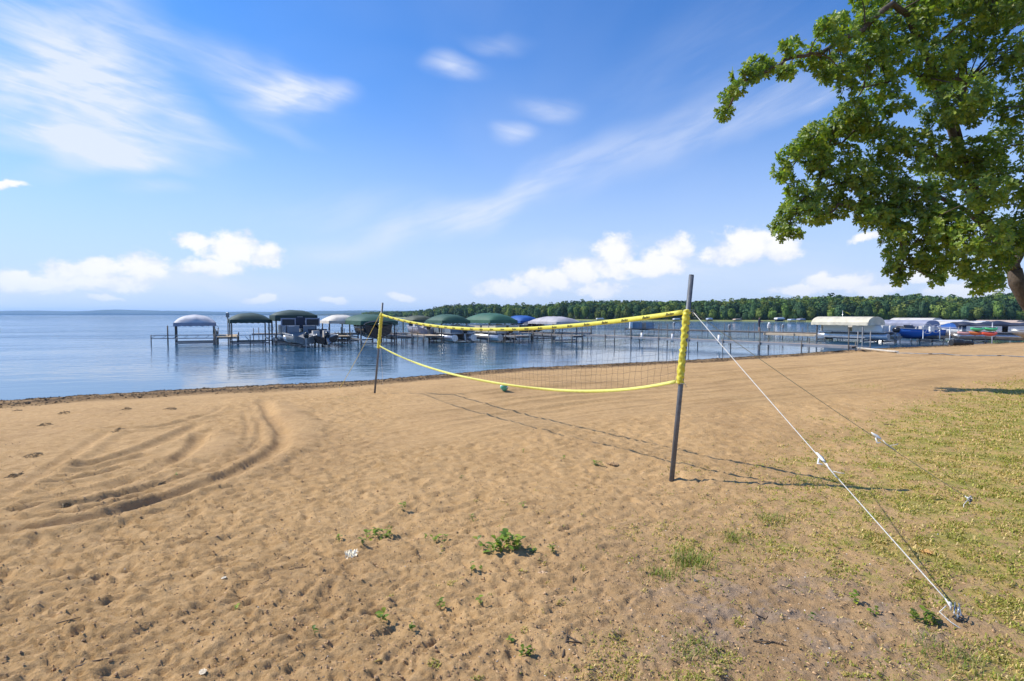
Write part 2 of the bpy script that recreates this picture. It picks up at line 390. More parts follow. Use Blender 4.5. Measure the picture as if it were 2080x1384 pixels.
def relief(x, y, mk=None):
    s, g, smo, wet, deb, bare = mk if mk is not None else masks(x, y)
    fz, fi = furrows(x, y, s)
    wx = x + .12 * pn(x * 2.2, y * 2.2, 31); wy = y + .12 * pn(x * 2.2, y * 2.2, 32)
    c, sn_ = math.cos(.45), math.sin(.45)
    ux = (wx * c + wy * sn_) * .62; uy = (-wx * sn_ + wy * c) * 1.25
    n1 = pn(ux * 3.0, uy * 3.0, 1); n2 = 1 - np.abs(pn(ux * 6.3, uy * 6.3, 2)) * 2; n3 = 1 - 2 * np.abs(pn(ux * 14, uy * 14, 3)); n4 = pn(x * 34, y * 34, 4)
    n5 = pn(x * 62, y * 62, 14)
    n6 = 1 - 2.4 * np.abs(pn(ux * 23 + 5, uy * 23, 6))
    n1 = n1 * .8 + .9 * pn(ux * 7.3 + 9, uy * 7.3, 15)
    rough = n1 * .011 + n2 * .012 + n3 * .0135 + n6 * .0055 + n4 * .0075 + n5 * .0045
    rough = rough + cell_prints(wx, wy, .29, 40, 1.6) * .011 + np.clip(cell_prints(wx, wy, .14, 50, 1.8), -1.0, 1) * .0095 + cell_prints(wx, wy, .07, 55, 1.6) * .0042
    left = sst(-x - .3 * y, -1.5, 3)
    amp = (1 - smo) * (1 - .65 * g) * (1 - .25 * deb) * np.clip(1 - .6 * fi, .05, 1) * (1 + .35 * left)
    z = rough * amp + (n4 * .0035 + n5 * .002) * (1 - amp) * .6
    z = z + (pn(x * .5, y * .5, 8) * .03 + pn(x * 1.3, y * 1.3, 18) * .015) * sst(s, .8, 3)
    z = z + (1 - np.abs(pn(x * 9, y * 9, 61)) * 2) * .006 * deb
    # grader lines along the shore on the smooth strip
    gl = s + .35 * pn(x * .18, y * .18, 21) + .05 * x
    g2 = gl + .12 * pn(x * .5, y * .5, 24)
    tr = np.clip(1 - np.abs(((g2 / 1.35) % 1) - .5) * 9, 0, 1) * .040 + np.clip(1 - np.abs(((g2 / .62 + .3) % 1) - .5) * 6, 0, 1) * .026 + np.clip(1 - np.abs(((gl / .27 + .1) % 1) - .5) * 3, 0, 1) * .007 * sst(22 - np.hypot(x, y), 0, 4)
    tr = tr * (.5 + .9 * np.clip(pn(x * .25, s * .9, 22) + .4, 0, 1)) + pn(x * .9, s * 4, 23) * .004
    z = z + tr * smo * sst(s, 1.6, 2.6) * sst(x, -4, 0)
    z = z + fz
    # heaped lake weed at the edge
    z = z + wet * .8 * sst(s, 0, .2) * (np.abs(pn(x * 3.0, y * 3.0, 71)) * .05 + n3 * .012 + np.abs(pn(x * .8, y * .8, 73)) * .03)
    return z
def ground_z(x, y):
    x = np.atleast_1d(np.asarray(x, float)); y = np.atleast_1d(np.asarray(y, float)); r = np.hypot(x, y)
    return zbase(x, y) + relief(x, y) * sst(90 - r, 0, 30)
def gz(x, y): return float(ground_z([x], [y])[0])
def GP(px, py):
    p = G(px, py); p.z = gz(p.x, p.y); return p

# ------------------------------------------------------------------ ground, lake
def ground_material():
    m = bpy.data.materials.new('beach_sand'); m.use_nodes = True; t = m.node_tree; b = t.nodes['Principled BSDF']
    b.inputs['Roughness'].default_value = .9; b.inputs['Specular IOR Level'].default_value = .15
    def n(ty, **k):
        q = t.nodes.new(ty)
        for a, c in k.items(): setattr(q, a, c)
        return q
    co = n('ShaderNodeTexCoord'); O = co.outputs['Object']
    at = n('ShaderNodeAttribute', attribute_name='masks'); sp = n('ShaderNodeSeparateColor'); t.links.new(at.outputs['Color'], sp.inputs[0])
    g, wet, bare = sp.outputs[0], sp.outputs[1], sp.outputs[2]; deb = at.outputs['Alpha']
    def noise(s, d=4, r=.6):
        q = n('ShaderNodeTexNoise'); q.inputs['Scale'].default_value = s; q.inputs['Detail'].default_value = d; q.inputs['Roughness'].default_value = r
        t.links.new(O, q.inputs['Vector']); return q.outputs[0]
    def mr(x, a, b_, c=0., d=1.):
        q = n('ShaderNodeMapRange', interpolation_type='SMOOTHSTEP'); t.links.new(x, q.inputs[0])
        for i, v in enumerate((a, b_, c, d)): q.inputs[i + 1].default_value = v
        return q.outputs[0]
    def mul(a, b_):
        q = n('ShaderNodeMath', operation='MULTIPLY')
        for i, v in enumerate((a, b_)):
            if isinstance(v, float): q.inputs[i].default_value = v
            else: t.links.new(v, q.inputs[i])
        return q.outputs[0]
    def mix(f, a, b_):
        q = n('ShaderNodeMix', data_type='RGBA')
        if isinstance(f, float): q.inputs[0].default_value = f
        else: t.links.new(f, q.inputs[0])
        for i, v in ((6, a), (7, b_)):
            if isinstance(v, tuple): q.inputs[i].default_value = (*v, 1)
            else: t.links.new(v, q.inputs[i])
        return q.outputs[2]
    c = mix(mr(noise(.9, 5), .3, .7), SAND_A, SAND_B)
    c = mix(mr(noise(9, 5, .7), .35, .75), c, SAND_C)
    c = mix(mul(mr(noise(.35, 5, .65), .48, .68), .38), c, (.33, .20, .095)); c = mix(mul(mr(noise(2.6, 6, .7), .55, .75), .32), c, (.30, .185, .09))
    c = mix(mul(mr(noise(95, 3, .7), .56, .74), .45), c, (.20, .13, .075))
    c = mix(mul(mr(noise(140, 2, .6), .60, .72), .35), c, (.62, .50, .36))
    ra = n('ShaderNodeAttribute', attribute_name='raked'); rm = n('ShaderNodeMapping'); rm.vector_type = 'TEXTURE'; t.links.new(O, rm.inputs[0]); rm.inputs['Rotation'].default_value = (0, 0, R(29)); rm.inputs['Scale'].default_value = (14, 1, 1)
    def rn(s, d):
        q = n('ShaderNodeTexNoise'); q.inputs['Scale'].default_value = s; q.inputs['Detail'].default_value = d; q.inputs['Distortion'].default_value = .3; t.links.new(rm.outputs[0], q.inputs['Vector']); return q.outputs[0]
    r1 = rn(1.6, 5); r2 = rn(5.0, 3)
    c = mix(mul(mul(mr(r1, .52, .66), ra.outputs['Fac']), .42), c, (.30, .19, .085)); c = mix(mul(mul(mr(r2, .54, .7), ra.outputs['Fac']), .30), c, (.33, .21, .10))
    gk = n('ShaderNodeTexVoronoi'); gk.inputs['Scale'].default_value = 26; t.links.new(O, gk.inputs['Vector']); c = mix(mul(mr(gk.outputs['Distance'], .17, .07), .55), c, (.16, .10, .055))
    # dirt with organic specks where it turns to turf
    c = mix(mul(deb, .38), c, (.30, .205, .125))
    sk = n('ShaderNodeTexVoronoi'); sk.inputs['Scale'].default_value = 42; t.links.new(O, sk.inputs['Vector'])
    skm = mul(mr(sk.outputs['Distance'], .22, .10), mr(noise(7, 3), .48, .62)); c = mix(mul(skm, mul(deb, .75)), c, (.10, .065, .04))
    c = mix(mul(mul(bare, mr(noise(6, 4), .45, .62)), .55), c, (.30, .24, .20))
    # dry mown turf
    th = mix(mr(noise(28, 4, .7), .38, .62), TURF_A, TURF_B)
    th = mix(mr(noise(3.0, 4, .6), .42, .60), th, TURF_C)
    gm = n('ShaderNodeMath', operation='ADD'); t.links.new(g, gm.inputs[0]); t.links.new(mr(noise(17, 5, .75), .25, .75, -.55, .55), gm.inputs[1])
    c = mix(mul(mr(gm.outputs[0], .40, .95), .85), c, th)
    # damp edge with lake weed
    wd = mix(mr(noise(14, 5, .7), .4, .62), (.085, .052, .028), (.17, .11, .06)); c = mix(wet, c, wd)
    t.links.new(c, b.inputs['Base Color'])
    b1 = n('ShaderNodeBump'); b1.inputs['Strength'].default_value = .8; b1.inputs['Distance'].default_value = .022; t.links.new(noise(48, 5, .7), b1.inputs['Height'])
    b2 = n('ShaderNodeBump'); b2.inputs['Strength'].default_value = .7; b2.inputs['Distance'].default_value = .006; t.links.new(noise(190, 3, .7), b2.inputs['Height'])
    b0 = n('ShaderNodeBump'); b0.inputs['Distance'].default_value = .07; b0.inputs['Strength'].default_value = 1.0; t.links.new(mul(r1, ra.outputs['Fac']), b0.inputs['Height']); t.links.new(b0.outputs[0], b1.inputs['Normal']); t.links.new(b1.outputs[0], b2.inputs['Normal']); t.links.new(b2.outputs[0], b.inputs['Normal'])
    return m
SAND_A = (.51, .32, .145); SAND_B = (.435, .268, .116); SAND_C = (.60, .39, .19)
TURF_A = (.54, .37, .13); TURF_B = (.36, .28, .075); TURF_C = (.27, .26, .055)

def build_ground():
    rs = list(np.linspace(.8, 2.0, 12)) + list(2.02 * np.exp(np.arange(0, math.log(34 / 2.02), .0044)))
    rs += list(34 * np.exp(np.arange(0.008, math.log(90 / 34), .010)))
    n_f = len(rs); rs += list(90 * np.exp(np.arange(.1, math.log(9000 / 90), .25)))
    rs = np.array(rs)
    th = np.concatenate([np.arange(-55, 55, .27), np.arange(55, 305, 5.0)]); th = np.radians(th)
    rr, tt = np.meshgrid(rs, th, indexing='ij')
    x = (rr * np.sin(tt)).ravel(); y = (rr * np.cos(tt)).ravel()
    z = zbase(x, y); near = np.hypot(x, y) < 95
    mk = masks(x[near], y[near]); z[near] += relief(x[near], y[near], mk) * sst(90 - np.hypot(x[near], y[near]), 0, 30)
    s = shore_s(x, y)
    col = np.zeros((len(x), 4), np.float32); col[:, 0] = sst(s, 14, 16); col[near, 0] = mk[1]; col[near, 1] = mk[3]; col[near, 2] = mk[5]; col[near, 3] = mk[4]
    col[~near, 0] = sst(s[~near], 16, 20)
    a, b = rr.shape; idx = np.arange(a * b).reshape(a, b); nx = np.roll(idx, -1, axis=1)
    Q = np.stack([idx[:-1], idx[1:], nx[1:], nx[:-1]], -1).reshape(-1, 4)[:, ::-1]
    V = np.stack([x, y, z], -1)
    # middle disc
    cidx = len(V); V = np.vstack([V, [[0, 0, gz(0, 0)]]]); col = np.vstack([col, col[:1]])
    fan = np.stack([idx[0], nx[0], np.full(b, cidx), np.full(b, cidx)], -1)
    rk = np.zeros(len(V)); rk[:-1][near] = mk[2] * sst(x[near], -5, 1) * sst(s[near], 1.5, 3)
    me = mesh_np('ground', V, Q, ground_material(), smooth=True, masks=col, raked=rk)
    o = link('ground', me); tag(o, kind='structure')
    mf = mesh_np('ground_patch', V[list(idx[0]) + [cidx]], np.stack([(np.arange(b)), (np.arange(b) + 1) % b, np.full(b, b)], -1)[:, ::-1], o.data.materials[0], masks=col[list(idx[0]) + [cidx]])
    o2 = link('ground_patch', mf); tag(o2, kind='structure')
    return o
build_ground()

def lake():
    m = bpy.data.materials.new('lake_water'); m.use_nodes = True; t = m.node_tree; b = t.nodes['Principled BSDF']
    b.inputs['Base Color'].default_value = (.028, .095, .175, 1); b.inputs['Roughness'].default_value = .04; b.inputs['IOR'].default_value = 1.333
    co = t.nodes.new('ShaderNodeTexCoord')
    def noise(scale, sc, rot, d=3, r=.5):
        mp = t.nodes.new('ShaderNodeMapping'); mp.vector_type = 'TEXTURE'; mp.inputs['Scale'].default_value = sc; mp.inputs['Rotation'].default_value = (0, 0, rot)
        t.links.new(co.outputs['Object'], mp.inputs[0])
        q = t.nodes.new('ShaderNodeTexNoise'); q.inputs['Scale'].default_value = scale; q.inputs['Detail'].default_value = d; q.inputs['Roughness'].default_value = r
        t.links.new(mp.outputs[0], q.inputs['Vector']); return q.outputs[0]
    def math_(op, a, b_=None, c_=None):
        q = t.nodes.new('ShaderNodeMath'); q.operation = op
        for i, v in enumerate((a, b_, c_)):
            if v is None: continue
            if isinstance(v, (int, float)): q.inputs[i].default_value = v
            else: t.links.new(v, q.inputs[i])
        return q.outputs[0]
    def mr(x, a, b_, c, d):
        q = t.nodes.new('ShaderNodeMapRange'); q.interpolation_type = 'SMOOTHSTEP'; t.links.new(x, q.inputs[0])
        for i, v in enumerate((a, b_, c, d)): q.inputs[i + 1].default_value = v
        return q.outputs[0]
    # distance from the shore line (plain plane equation)
    sp = t.nodes.new('ShaderNodeSeparateXYZ'); t.links.new(co.outputs['Object'], sp.inputs[0])
    off = math_('SUBTRACT', math_('MULTIPLY_ADD', sp.outputs[1], .866, -.5 * 0), math_('MULTIPLY_ADD', sp.outputs[0], .5, 20.8))
    # wind patches
    patch = mr(noise(.05, (2.4, 1, 1), .35, 4, .6), .38, .62, .35, 1.15)
    amp = math_('MULTIPLY', math_('ADD', mr(off, 1.0, 26.0, .16, 1.15), mr(off, 22.0, 70.0, .0, 3.2)), patch)
    h = math_('ADD', math_('MULTIPLY', noise(1.5, (1.9, 1, 1), .15, 4, .55), .055), math_('MULTIPLY', noise(5.5, (1.7, 1, 1), -.25, 3, .5), .013))
    h = math_('ADD', h, math_('MULTIPLY', noise(.35, (2.0, 1, 1), .3, 2, .5), .07))
    h = math_('MULTIPLY', h, amp)
    bp = t.nodes.new('ShaderNodeBump'); bp.inputs['Strength'].default_value = 1.0; bp.inputs['Distance'].default_value = WAVE
    t.links.new(h, bp.inputs['Height']); t.links.new(bp.outputs[0], b.inputs['Normal'])
    V = [(-8500, -2500, 0), (8500, -2500, 0), (8500, 8500, 0), (-8500, 8500, 0)]
    me = bpy.data.meshes.new('lake_water'); me.from_pydata(V, [], [(0, 1, 2, 3)]); me.materials.append(m); me.update()
    tag(link('lake_water', me), kind='structure')
WAVE = 1.5
lake()

# ------------------------------------------------------------------ far shores
M_leaf_far = mat('far_foliage', None, rough=.75, var=.25, vscale=.9, attr='col', spec=.15, trans=.12)
M_hill = mat('far_wood_floor', (.030, .050, .026), rough=.9, var=.3, vscale=.05)
M_lawn = mat('far_lawn', (.20, .22, .07), rough=.9, var=.25, vscale=.2)
M_bark_far = mat('far_bark', (.10, .08, .06), rough=.9)
FS = [  # far shore: photo column, row of its waterline, height of the ground behind it, tree top row
    (760, 644.6, 0), (800, 645.4, 0), (850, 646.5, 1), (900, 648.0, 2), (1000, 649.6, 2.5), (1100, 650.6, 3), (1200, 651.4, 3.5), (1300, 652.0, 4), (1460, 652.6, 4),
    (1600, 653.4, 4), (1700, 654.4, 4.5), (1850, 655.0, 4.5), (2000, 655.6, 5), (2150, 656.2, 5.5), (2400, 657, 6), (2800, 658, 6)]
FSP = [PZ(a, b, 0) for a, b, c in FS]
TOPS = [(740, 634), (800, 632.5), (850, 631), (868, 629), (885, 624), (900, 620), (960, 617), (1030, 619), (1110, 617), (1160, 612), (1250, 610.5), (1400, 611), (1470, 610), (1520, 606),
        (1600, 605.5), (1700, 602), (1760, 605), (1840, 600), (1900, 603.5), (1960, 608), (1990, 605), (2035, 597), (2080, 596), (2200, 590), (2400, 585), (2800, 580)]
def far_land():
    # terrain strip: waterline, bank, rising behind, in depth
    V = []; n = 60; cols = np.linspace(740, 2800, n); px0 = [f[0] for f in FS]
    prof = [(-6, -1.2), (0, -.1), (2, .35), (9, .5), (25, .45), (60, 1.0), (150, 1.0), (900, 1.0)]
    for c in cols:
        row = np.interp(c, px0, [f[1] for f in FS]); hh = np.interp(c, px0, [f[2] for f in FS])
        p = PZ(c, row, 0); d = Vector((p.x, p.y, 0)).normalized()
        for k, (a, z) in enumerate(prof):
            q = p + d * a; zz = z if k < 5 else z * hh * .8
            V.append((q.x, q.y, zz if k != 4 else .9))
    m = len(prof); F = [(i * m + j, (i + 1) * m + j, (i + 1) * m + j + 1, i * m + j + 1) for i in range(n - 1) for j in range(m - 1)]
    me = mesh_np('far_shore', V, F, [M_lawn, M_hill], midx=[0 if j < 3 else 1 for i in range(n - 1) for j in range(m - 1)])
    tag(link('far_shore', me), kind='structure')
far_land()

def tree_faces(n_face, seed, lobes=7, q=.17):
    """unit crown (radius about 1, height about 1.25 each way): leaf-clump quads over several lobes"""
    g = np.random.default_rng(seed)
    lc = g.normal(size=(lobes, 3)); lc /= np.linalg.norm(lc, axis=1)[:, None]; lc *= g.uniform(.3, .78, (lobes, 1)); lc[:, 2] *= 1.15
    lr = g.uniform(.28, .52, lobes); lc[0] = (0, 0, .1); lr[0] = .72
    w = lr ** 2; which = g.choice(lobes, n_face, p=w / w.sum())
    d = g.normal(size=(n_face, 3)); d /= np.linalg.norm(d, axis=1)[:, None]
    d[:, 2] = np.where(d[:, 2] < -.35, -d[:, 2], d[:, 2])
    p = lc[which] + d * lr[which][:, None] * g.uniform(.82, 1.08, (n_face, 1))
    nrm = d + g.normal(size=(n_face, 3)) * .42; nrm /= np.linalg.norm(nrm, axis=1)[:, None]
    a = np.cross(nrm, g.normal(size=(n_face, 3))); a /= np.linalg.norm(a, axis=1)[:, None]; b = np.cross(nrm, a)
    s = g.uniform(.6, 1.3, (n_face, 1)) * q
    V = np.stack([p - a * s, p - b * s * .8, p + a * s, p + b * s * .8], 1).reshape(-1, 3)
    V[:, 2] = V[:, 2] * 1.0 + 0
    F = np.arange(n_face * 4).reshape(-1, 4)
    return V, F
def core(seed):
    mb = MB().sphere((0, 0, 0), .78, 8, 6, (1, 1, 1.05)); return np.array(mb.v), [f for f in mb.f]
GREENS = 1.5 * np.array([(.085, .105, .024), (.045, .085, .030), (.080, .125, .026), (.034, .066, .028), (.105, .140, .030), (.045, .088, .036), (.030, .060, .026)])
def forest():
    g = np.random.default_rng(5); protos = [tree_faces(230, 100 + i, 6 + i % 4, .135) for i in range(9)]; cv, cf = core(1); cf = np.array(cf)
    VV = []; FF = []; CC = []; off = 0
    px0 = [f[0] for f in FS]
    rows = []
    for c in np.arange(742, 2560, 1.0):
        pass
    def put(c, back, rad, hgt, base, colr):
        nonlocal off
        row = np.interp(c, px0, [f[1] for f in FS]); p = PZ(c, row, 0); d = Vector((p.x, p.y, 0)).normalized(); q = p + d * back
        V, F = protos[g.integers(9)]; a = g.uniform(0, 6.28); cs, sn = math.cos(a), math.sin(a)
        X = np.stack([V[:, 0] * cs - V[:, 1] * sn, V[:, 0] * sn + V[:, 1] * cs, V[:, 2]], 1) * (rad, rad, hgt / 2)
        X += (q.x, q.y, base + hgt * .46)
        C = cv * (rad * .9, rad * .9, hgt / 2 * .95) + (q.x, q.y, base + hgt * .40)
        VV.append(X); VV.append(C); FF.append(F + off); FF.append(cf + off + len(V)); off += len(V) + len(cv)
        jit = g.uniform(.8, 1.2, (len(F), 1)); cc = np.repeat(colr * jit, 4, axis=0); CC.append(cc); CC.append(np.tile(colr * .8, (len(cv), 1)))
    spots = []
    c = 745.0
    while c < 2560:
        row = np.interp(c, px0, [f[1] for f in FS]); D = PZ(c, row, 0); dist = math.hypot(D.x, D.y)
        top = np.interp(c, [t[0] for t in TOPS], [t[1] for t in TOPS])
        hgt_top = PZ(c, row, 0).y and (P(c, top, D.y + 0.0).z)       # height at the waterline distance
        k = dist / 240
        for back, frac in ((9, .42), (12, .72), (18, .82), (26, .88), (36, .93), (50, .97), (66, 1.0), (84, 1.03)):
            if g.uniform() < .08: continue
            cc_ = c + g.uniform(-4, 4) * (1 if k < 1.6 else .5)
            tp = np.interp(cc_, [t[0] for t in TOPS], [t[1] for t in TOPS])
            hh = 2.5 + (P(cc_, tp, D.y).z - 2.5) * frac * (D.y + back * k) / D.y
            hh *= g.uniform(.95, 1.03)
            rad = g.uniform(2.2, 3.4) * max(1, k * .8) * (1.25 if back >= 36 else 1) * (.7 if back < 10 else 1); hgt = min(hh - .4, rad * g.uniform(1.7, 2.3)); base = hh - hgt * .96
            if back < 10: base = .2
            spots.append((cc_, back * k, rad, hgt, base))
        c += 13.5 * (1.0 if k < 1.6 else .75)
    for sp in spots:
        base = GREENS[g.integers(len(GREENS))] * g.uniform(.65, 1.4); put(*sp, base)
    V = np.vstack(VV); F = np.vstack(FF); C = np.vstack(CC)
    me = mesh_np('far_wood', V, F, M_leaf_far, col=C)
    tag(link('far_wood', me), 'dense green wood on the far shore of the bay, seen as one mass of crowns', 'wood', kind='stuff')
    # front row: trees one can tell apart
    for i in range(46):
        c_ = 900 + i * 27.0 + g.uniform(-9, 9)
        row = np.interp(c_, px0, [f[1] for f in FS]); p = PZ(c_, row, 0); d = Vector((p.x, p.y, 0)).normalized(); q = p + d * g.uniform(5, 8)
        e = empty('lakeside_tree', (q.x, q.y, .45), g.uniform(0, 6.28))
        tag(e, 'broadleaf tree at the water edge in front of the far wood', 'tree', group='front row trees on the far shore')
        colr = GREENS[g.integers(len(GREENS))] * g.uniform(.9, 1.5)
        V, F = protos[i % 9]; h = g.uniform(4.0, 6.8); rad = g.uniform(1.7, 2.6)
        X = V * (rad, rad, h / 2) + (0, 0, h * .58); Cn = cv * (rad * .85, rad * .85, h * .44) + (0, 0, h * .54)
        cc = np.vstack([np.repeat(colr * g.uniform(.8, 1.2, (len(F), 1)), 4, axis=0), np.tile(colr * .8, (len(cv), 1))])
        link('crown', mesh_np('crown', np.vstack([X, Cn]), np.vstack([F, cf + len(X)]), M_leaf_far, col=cc), e)
        MB().tube([(0, 0, -.3), (0, 0, h * .45)], [.16, .1], 6).build('trunk', M_bark_far, e)
forest()

def far_hills():
    # low wooded hills across the open lake, about 4 km away
    for nm, D, x0, x1, base_h, amp, seed in (('far_hills', 4300, -5200, 900, 31, 10, 3), ('far_point', 2300, -1050, -250, 12, 5, 9)):
        n = 900; xs = np.linspace(x0, x1, n)
        ramp = 1.0 if nm == 'far_hills' else sst(xs, x0, x0 + 500)
        h = (base_h + amp * fbm(xs / 700, xs * 0 + 3.3, 3, seed) + 2.2 * np.abs(pn(xs / 22, xs * 0 + .5, seed + 4)) + 1.6 * pn(xs / 9, xs * 0 + .5, seed + 6)) * ramp
        if nm == 'far_hills': h = h + 9 * np.exp(-((xs + 3300) / 260) ** 2) - 5 * sst(xs, -1800, 600)
        V = []
        for dy, k in ((0, 0), (3, .35), (25, .75), (120, 1.0), (700, .9)):
            V.append(np.stack([xs, np.full(n, D + dy), np.maximum(h * k, -.3) if k else np.full(n, -.5)], 1))
        V = np.vstack(V); idx = np.arange(5 * n).reshape(5, n)
        F = np.stack([idx[:-1, :-1], idx[:-1, 1:], idx[1:, 1:], idx[1:, :-1]], -1).reshape(-1, 4)
        tag(link(nm, mesh_np(nm, V, F, M_hill)), kind='structure')
far_hills()

# ------------------------------------------------------------------ materials of built things
M_pole = mat('weathered_grey_steel', (.135, .15, .175), rough=.5, metal=.3, var=.25, vscale=25)
M_tape = mat('yellow_vinyl', (.82, .77, .13), rough=.5, var=.07, vscale=20, trans=.25)
M_tape_lo = mat('pale_yellow_webbing', (.84, .82, .24), rough=.55, var=.07, vscale=20, trans=.25)  # webbing of the bottom tape, a paler yellow than the top tape
M_sleeve = mat('gathered_yellow_vinyl', (.74, .66, .07), rough=.42, var=.12, vscale=30, trans=.12)
M_ink = mat('black_print', (.02, .02, .015), rough=.6)
M_cord = mat('dark_net_cord', (.05, .05, .055), rough=.8)
M_rope = mat('white_rope', (.78, .76, .70), rough=.8, var=.15, vscale=90, bump=.5, bscale=260)
M_rope2 = mat('faded_olive_rope', (.27, .25, .15), rough=.85, var=.2, vscale=60)
M_ropey = mat('yellow_rope', (.62, .52, .12), rough=.8)
M_white = mat('white_plastic', (.80, .80, .78), rough=.35, var=.04)
M_steel = mat('galvanised_steel', (.42, .44, .47), rough=.38, metal=.7, var=.15)
M_alu = mat('weathered_aluminium', (.36, .37, .39), rough=.42, metal=.55, var=.15, vscale=3)
M_tubes = mat('pontoon_aluminium', (.62, .63, .65), rough=.32, metal=.6, var=.12, vscale=2)
M_dark = mat('black_rubber', (.018, .019, .022), rough=.5)
M_postd = mat('wet_dark_post', (.085, .080, .075), rough=.6, var=.3, vscale=4)
M_postl = mat('grey_dock_post', (.24, .24, .24), rough=.55, var=.25, vscale=4)
M_plank = mat('weathered_plank', (.33, .26, .20), rough=.8, var=.3, vscale=3)
M_plank2 = mat('tan_plank', (.56, .44, .30), rough=.8, var=.18, vscale=3)

# ------------------------------------------------------------------ volleyball court
NP0 = GP(1364, 977); NP1 = P(1404.5, 560, NP0.y); FP0 = GP(761, 800); FP1 = P(777, 616, FP0.y)
def net_pole(b0, b1, label, r):
    e = empty('net_pole', b0); d = b1 - b0
    MB().tube([d * -.12, d], r, 16).build('tube', M_pole, e)
    MB().tube([d * .995, d * 1.004], r * .9, 16).build('end_cap', M_dark, e)
    c = d * .835; m = MB().ring((0, 0, 0), r + .004, .003, axis='z', n=14, m=5); m.tube([(r, 0, 0), (r + .03, 0, .004), (r + .045, 0, -.012)], .003, 5)
    m.tube([(-r, 0, 0), (-r - .02, 0, .003)], .004, 5)
    o = m.build('eye_bolt', M_steel, e); o.location = c
    tag(e, label, 'net pole', 'poles of the volleyball net'); return d
dN = net_pole(NP0, NP1, 'near dark grey steel net pole with bare top, right end of the volleyball net', .0275)
dF = net_pole(FP0, FP1, 'far dark steel net pole by the water, left end of the volleyball net', .026)
def on_pole(b0, d, z): return b0 + d * ((z - b0.z) / d.z)
def ztop(t): return 2.505 + .035 * t - 4 * .285 * t * (1 - t)
def zbot(t): return 1.700 + .065 * t - 4 * .400 * t * (1 - t) - .08 * math.sin(math.pi * t ** 4)
def net_pt(t, v):
    """t: 0 far pole .. 1 near pole; v: 0 top .. 1 bottom"""
    z = ztop(t) * (1 - v) + zbot(t) * v
    a = on_pole(FP0, dF, FP0.z + (1.70 + .8 * (1 - v)) - .45); b = on_pole(NP0, dN, 1.765 + .775 * (1 - v))
    p = a.lerp(b, t); belly = .05 * math.sin(math.pi * t) * math.sin(math.pi * v)
    return Vector((p.x - belly, p.y - belly * .7, z))
net = empty('volleyball_net', ((NP0.x + FP0.x) / 2, (NP0.y + FP0.y) / 2, gz((NP0.x + FP0.x) / 2, (NP0.y + FP0.y) / 2)))
NO = net.location.copy()
tag(net, 'yellow taped volleyball net sagging between two grey steel poles on the sand', 'volleyball net')
NETD = (NP0 - FP0); NETD.z = 0; NETLEN = NETD.length; NETD.normalize(); NRM = Vector((NETD.y, -NETD.x, 0))     # NRM faces the camera side
if NRM.dot(Vector((0, -1, 0))) < 0: NRM = -NRM
def tape(name, v, w, material, twist=0.0, t0=.006, t1=.992):
    n = 90; secs = []
    for i in range(n + 1):
        t = t0 + (t1 - t0) * i / n; c = net_pt(t, v); a = twist * math.sin(i * .13) + twist * .6 * math.sin(i * .41 + 1)
        up = Vector((0, 0, 1)) * math.cos(a) + NRM * math.sin(a); th = .0035
        h = w / 2 * (1 - .10 * abs(math.sin(i * .23 + v)))
        fr = NRM * math.cos(a) - Vector((0, 0, 1)) * math.sin(a)
        bow = fr * .006
        secs.append([c + up * h + fr * th, c + up * h * .3 + fr * th + bow, c - up * h * .3 + fr * th + bow, c - up * h + fr * th, c - up * h - fr * th, c + up * h - fr * th])
    secs = [[p - NO for p in s] for s in secs]
    return MB().loft(secs).build(name, material, net)
top = tape('top_tape', 0, .061, M_tape, .10); tape('bottom_tape', 1, .043, M_tape_lo, .35)
# gathered sleeves round the poles
def sleeve(b0, d, z0, z1, r, off, seed):
    pts = []; rs = []; n = 70; g = random.Random(seed)
    for i in range(n + 1):
        t = i / n; z = z0 + (z1 - z0) * t; p = on_pole(b0, d, z) + off * (1 if 0 < i < n else .3)
        pts.append(p); rs.append(r)
    m = 22; secs = []; ax = d.normalized(); x = ax.cross(Vector((0, 1, 0))).normalized(); y = ax.cross(x)
    for i in range(n + 1):
        t = i / n; s = []
        for k in range(m):
            a = 2 * math.pi * k / m
            sw = math.sin(i * 1.05 + a * 2.0 + 1.3 * math.sin(i * .21)) * .0045 + float(pn(i * .32, a * 1.3, seed)) * .009 + float(pn(i * .9, a * 2.1, seed + 3)) * .004
            endp = min(1, i / 3, (n - i) / 3) * .6 + .4
            rr = (r + sw) * (endp if i in (0, n) else 1) + .003 * math.sin(t * 9)
            s.append(pts[i] + x * math.cos(a) * rr + y * math.sin(a) * rr - NO)
        secs.append(s)
    return MB().loft(secs).build('side_sleeve', M_sleeve, net)
sleeve(NP0, dN, 1.72, 2.565, .037, Vector((-.014, -.002, 0)), 3)
sleeve(FP0, dF, 1.62, 2.56, .042, Vector((.004, -.008, 0)), 5)
# loose cord collars where the tapes meet the poles
for (b0, d, zz) in ((NP0, dN, 1.735), (NP0, dN, 2.54), (FP0, dF, 1.66), (FP0, dF, 2.52)):
    p = on_pole(b0, d, zz) - NO; MB().tube([p + Vector((-.05, 0, .01)), p + Vector((0, -.045, 0)), p + Vector((.045, -.01, -.01)), p + Vector((.06, .0, -.05))], .004, 5).build('tie_cord', M_rope, net)
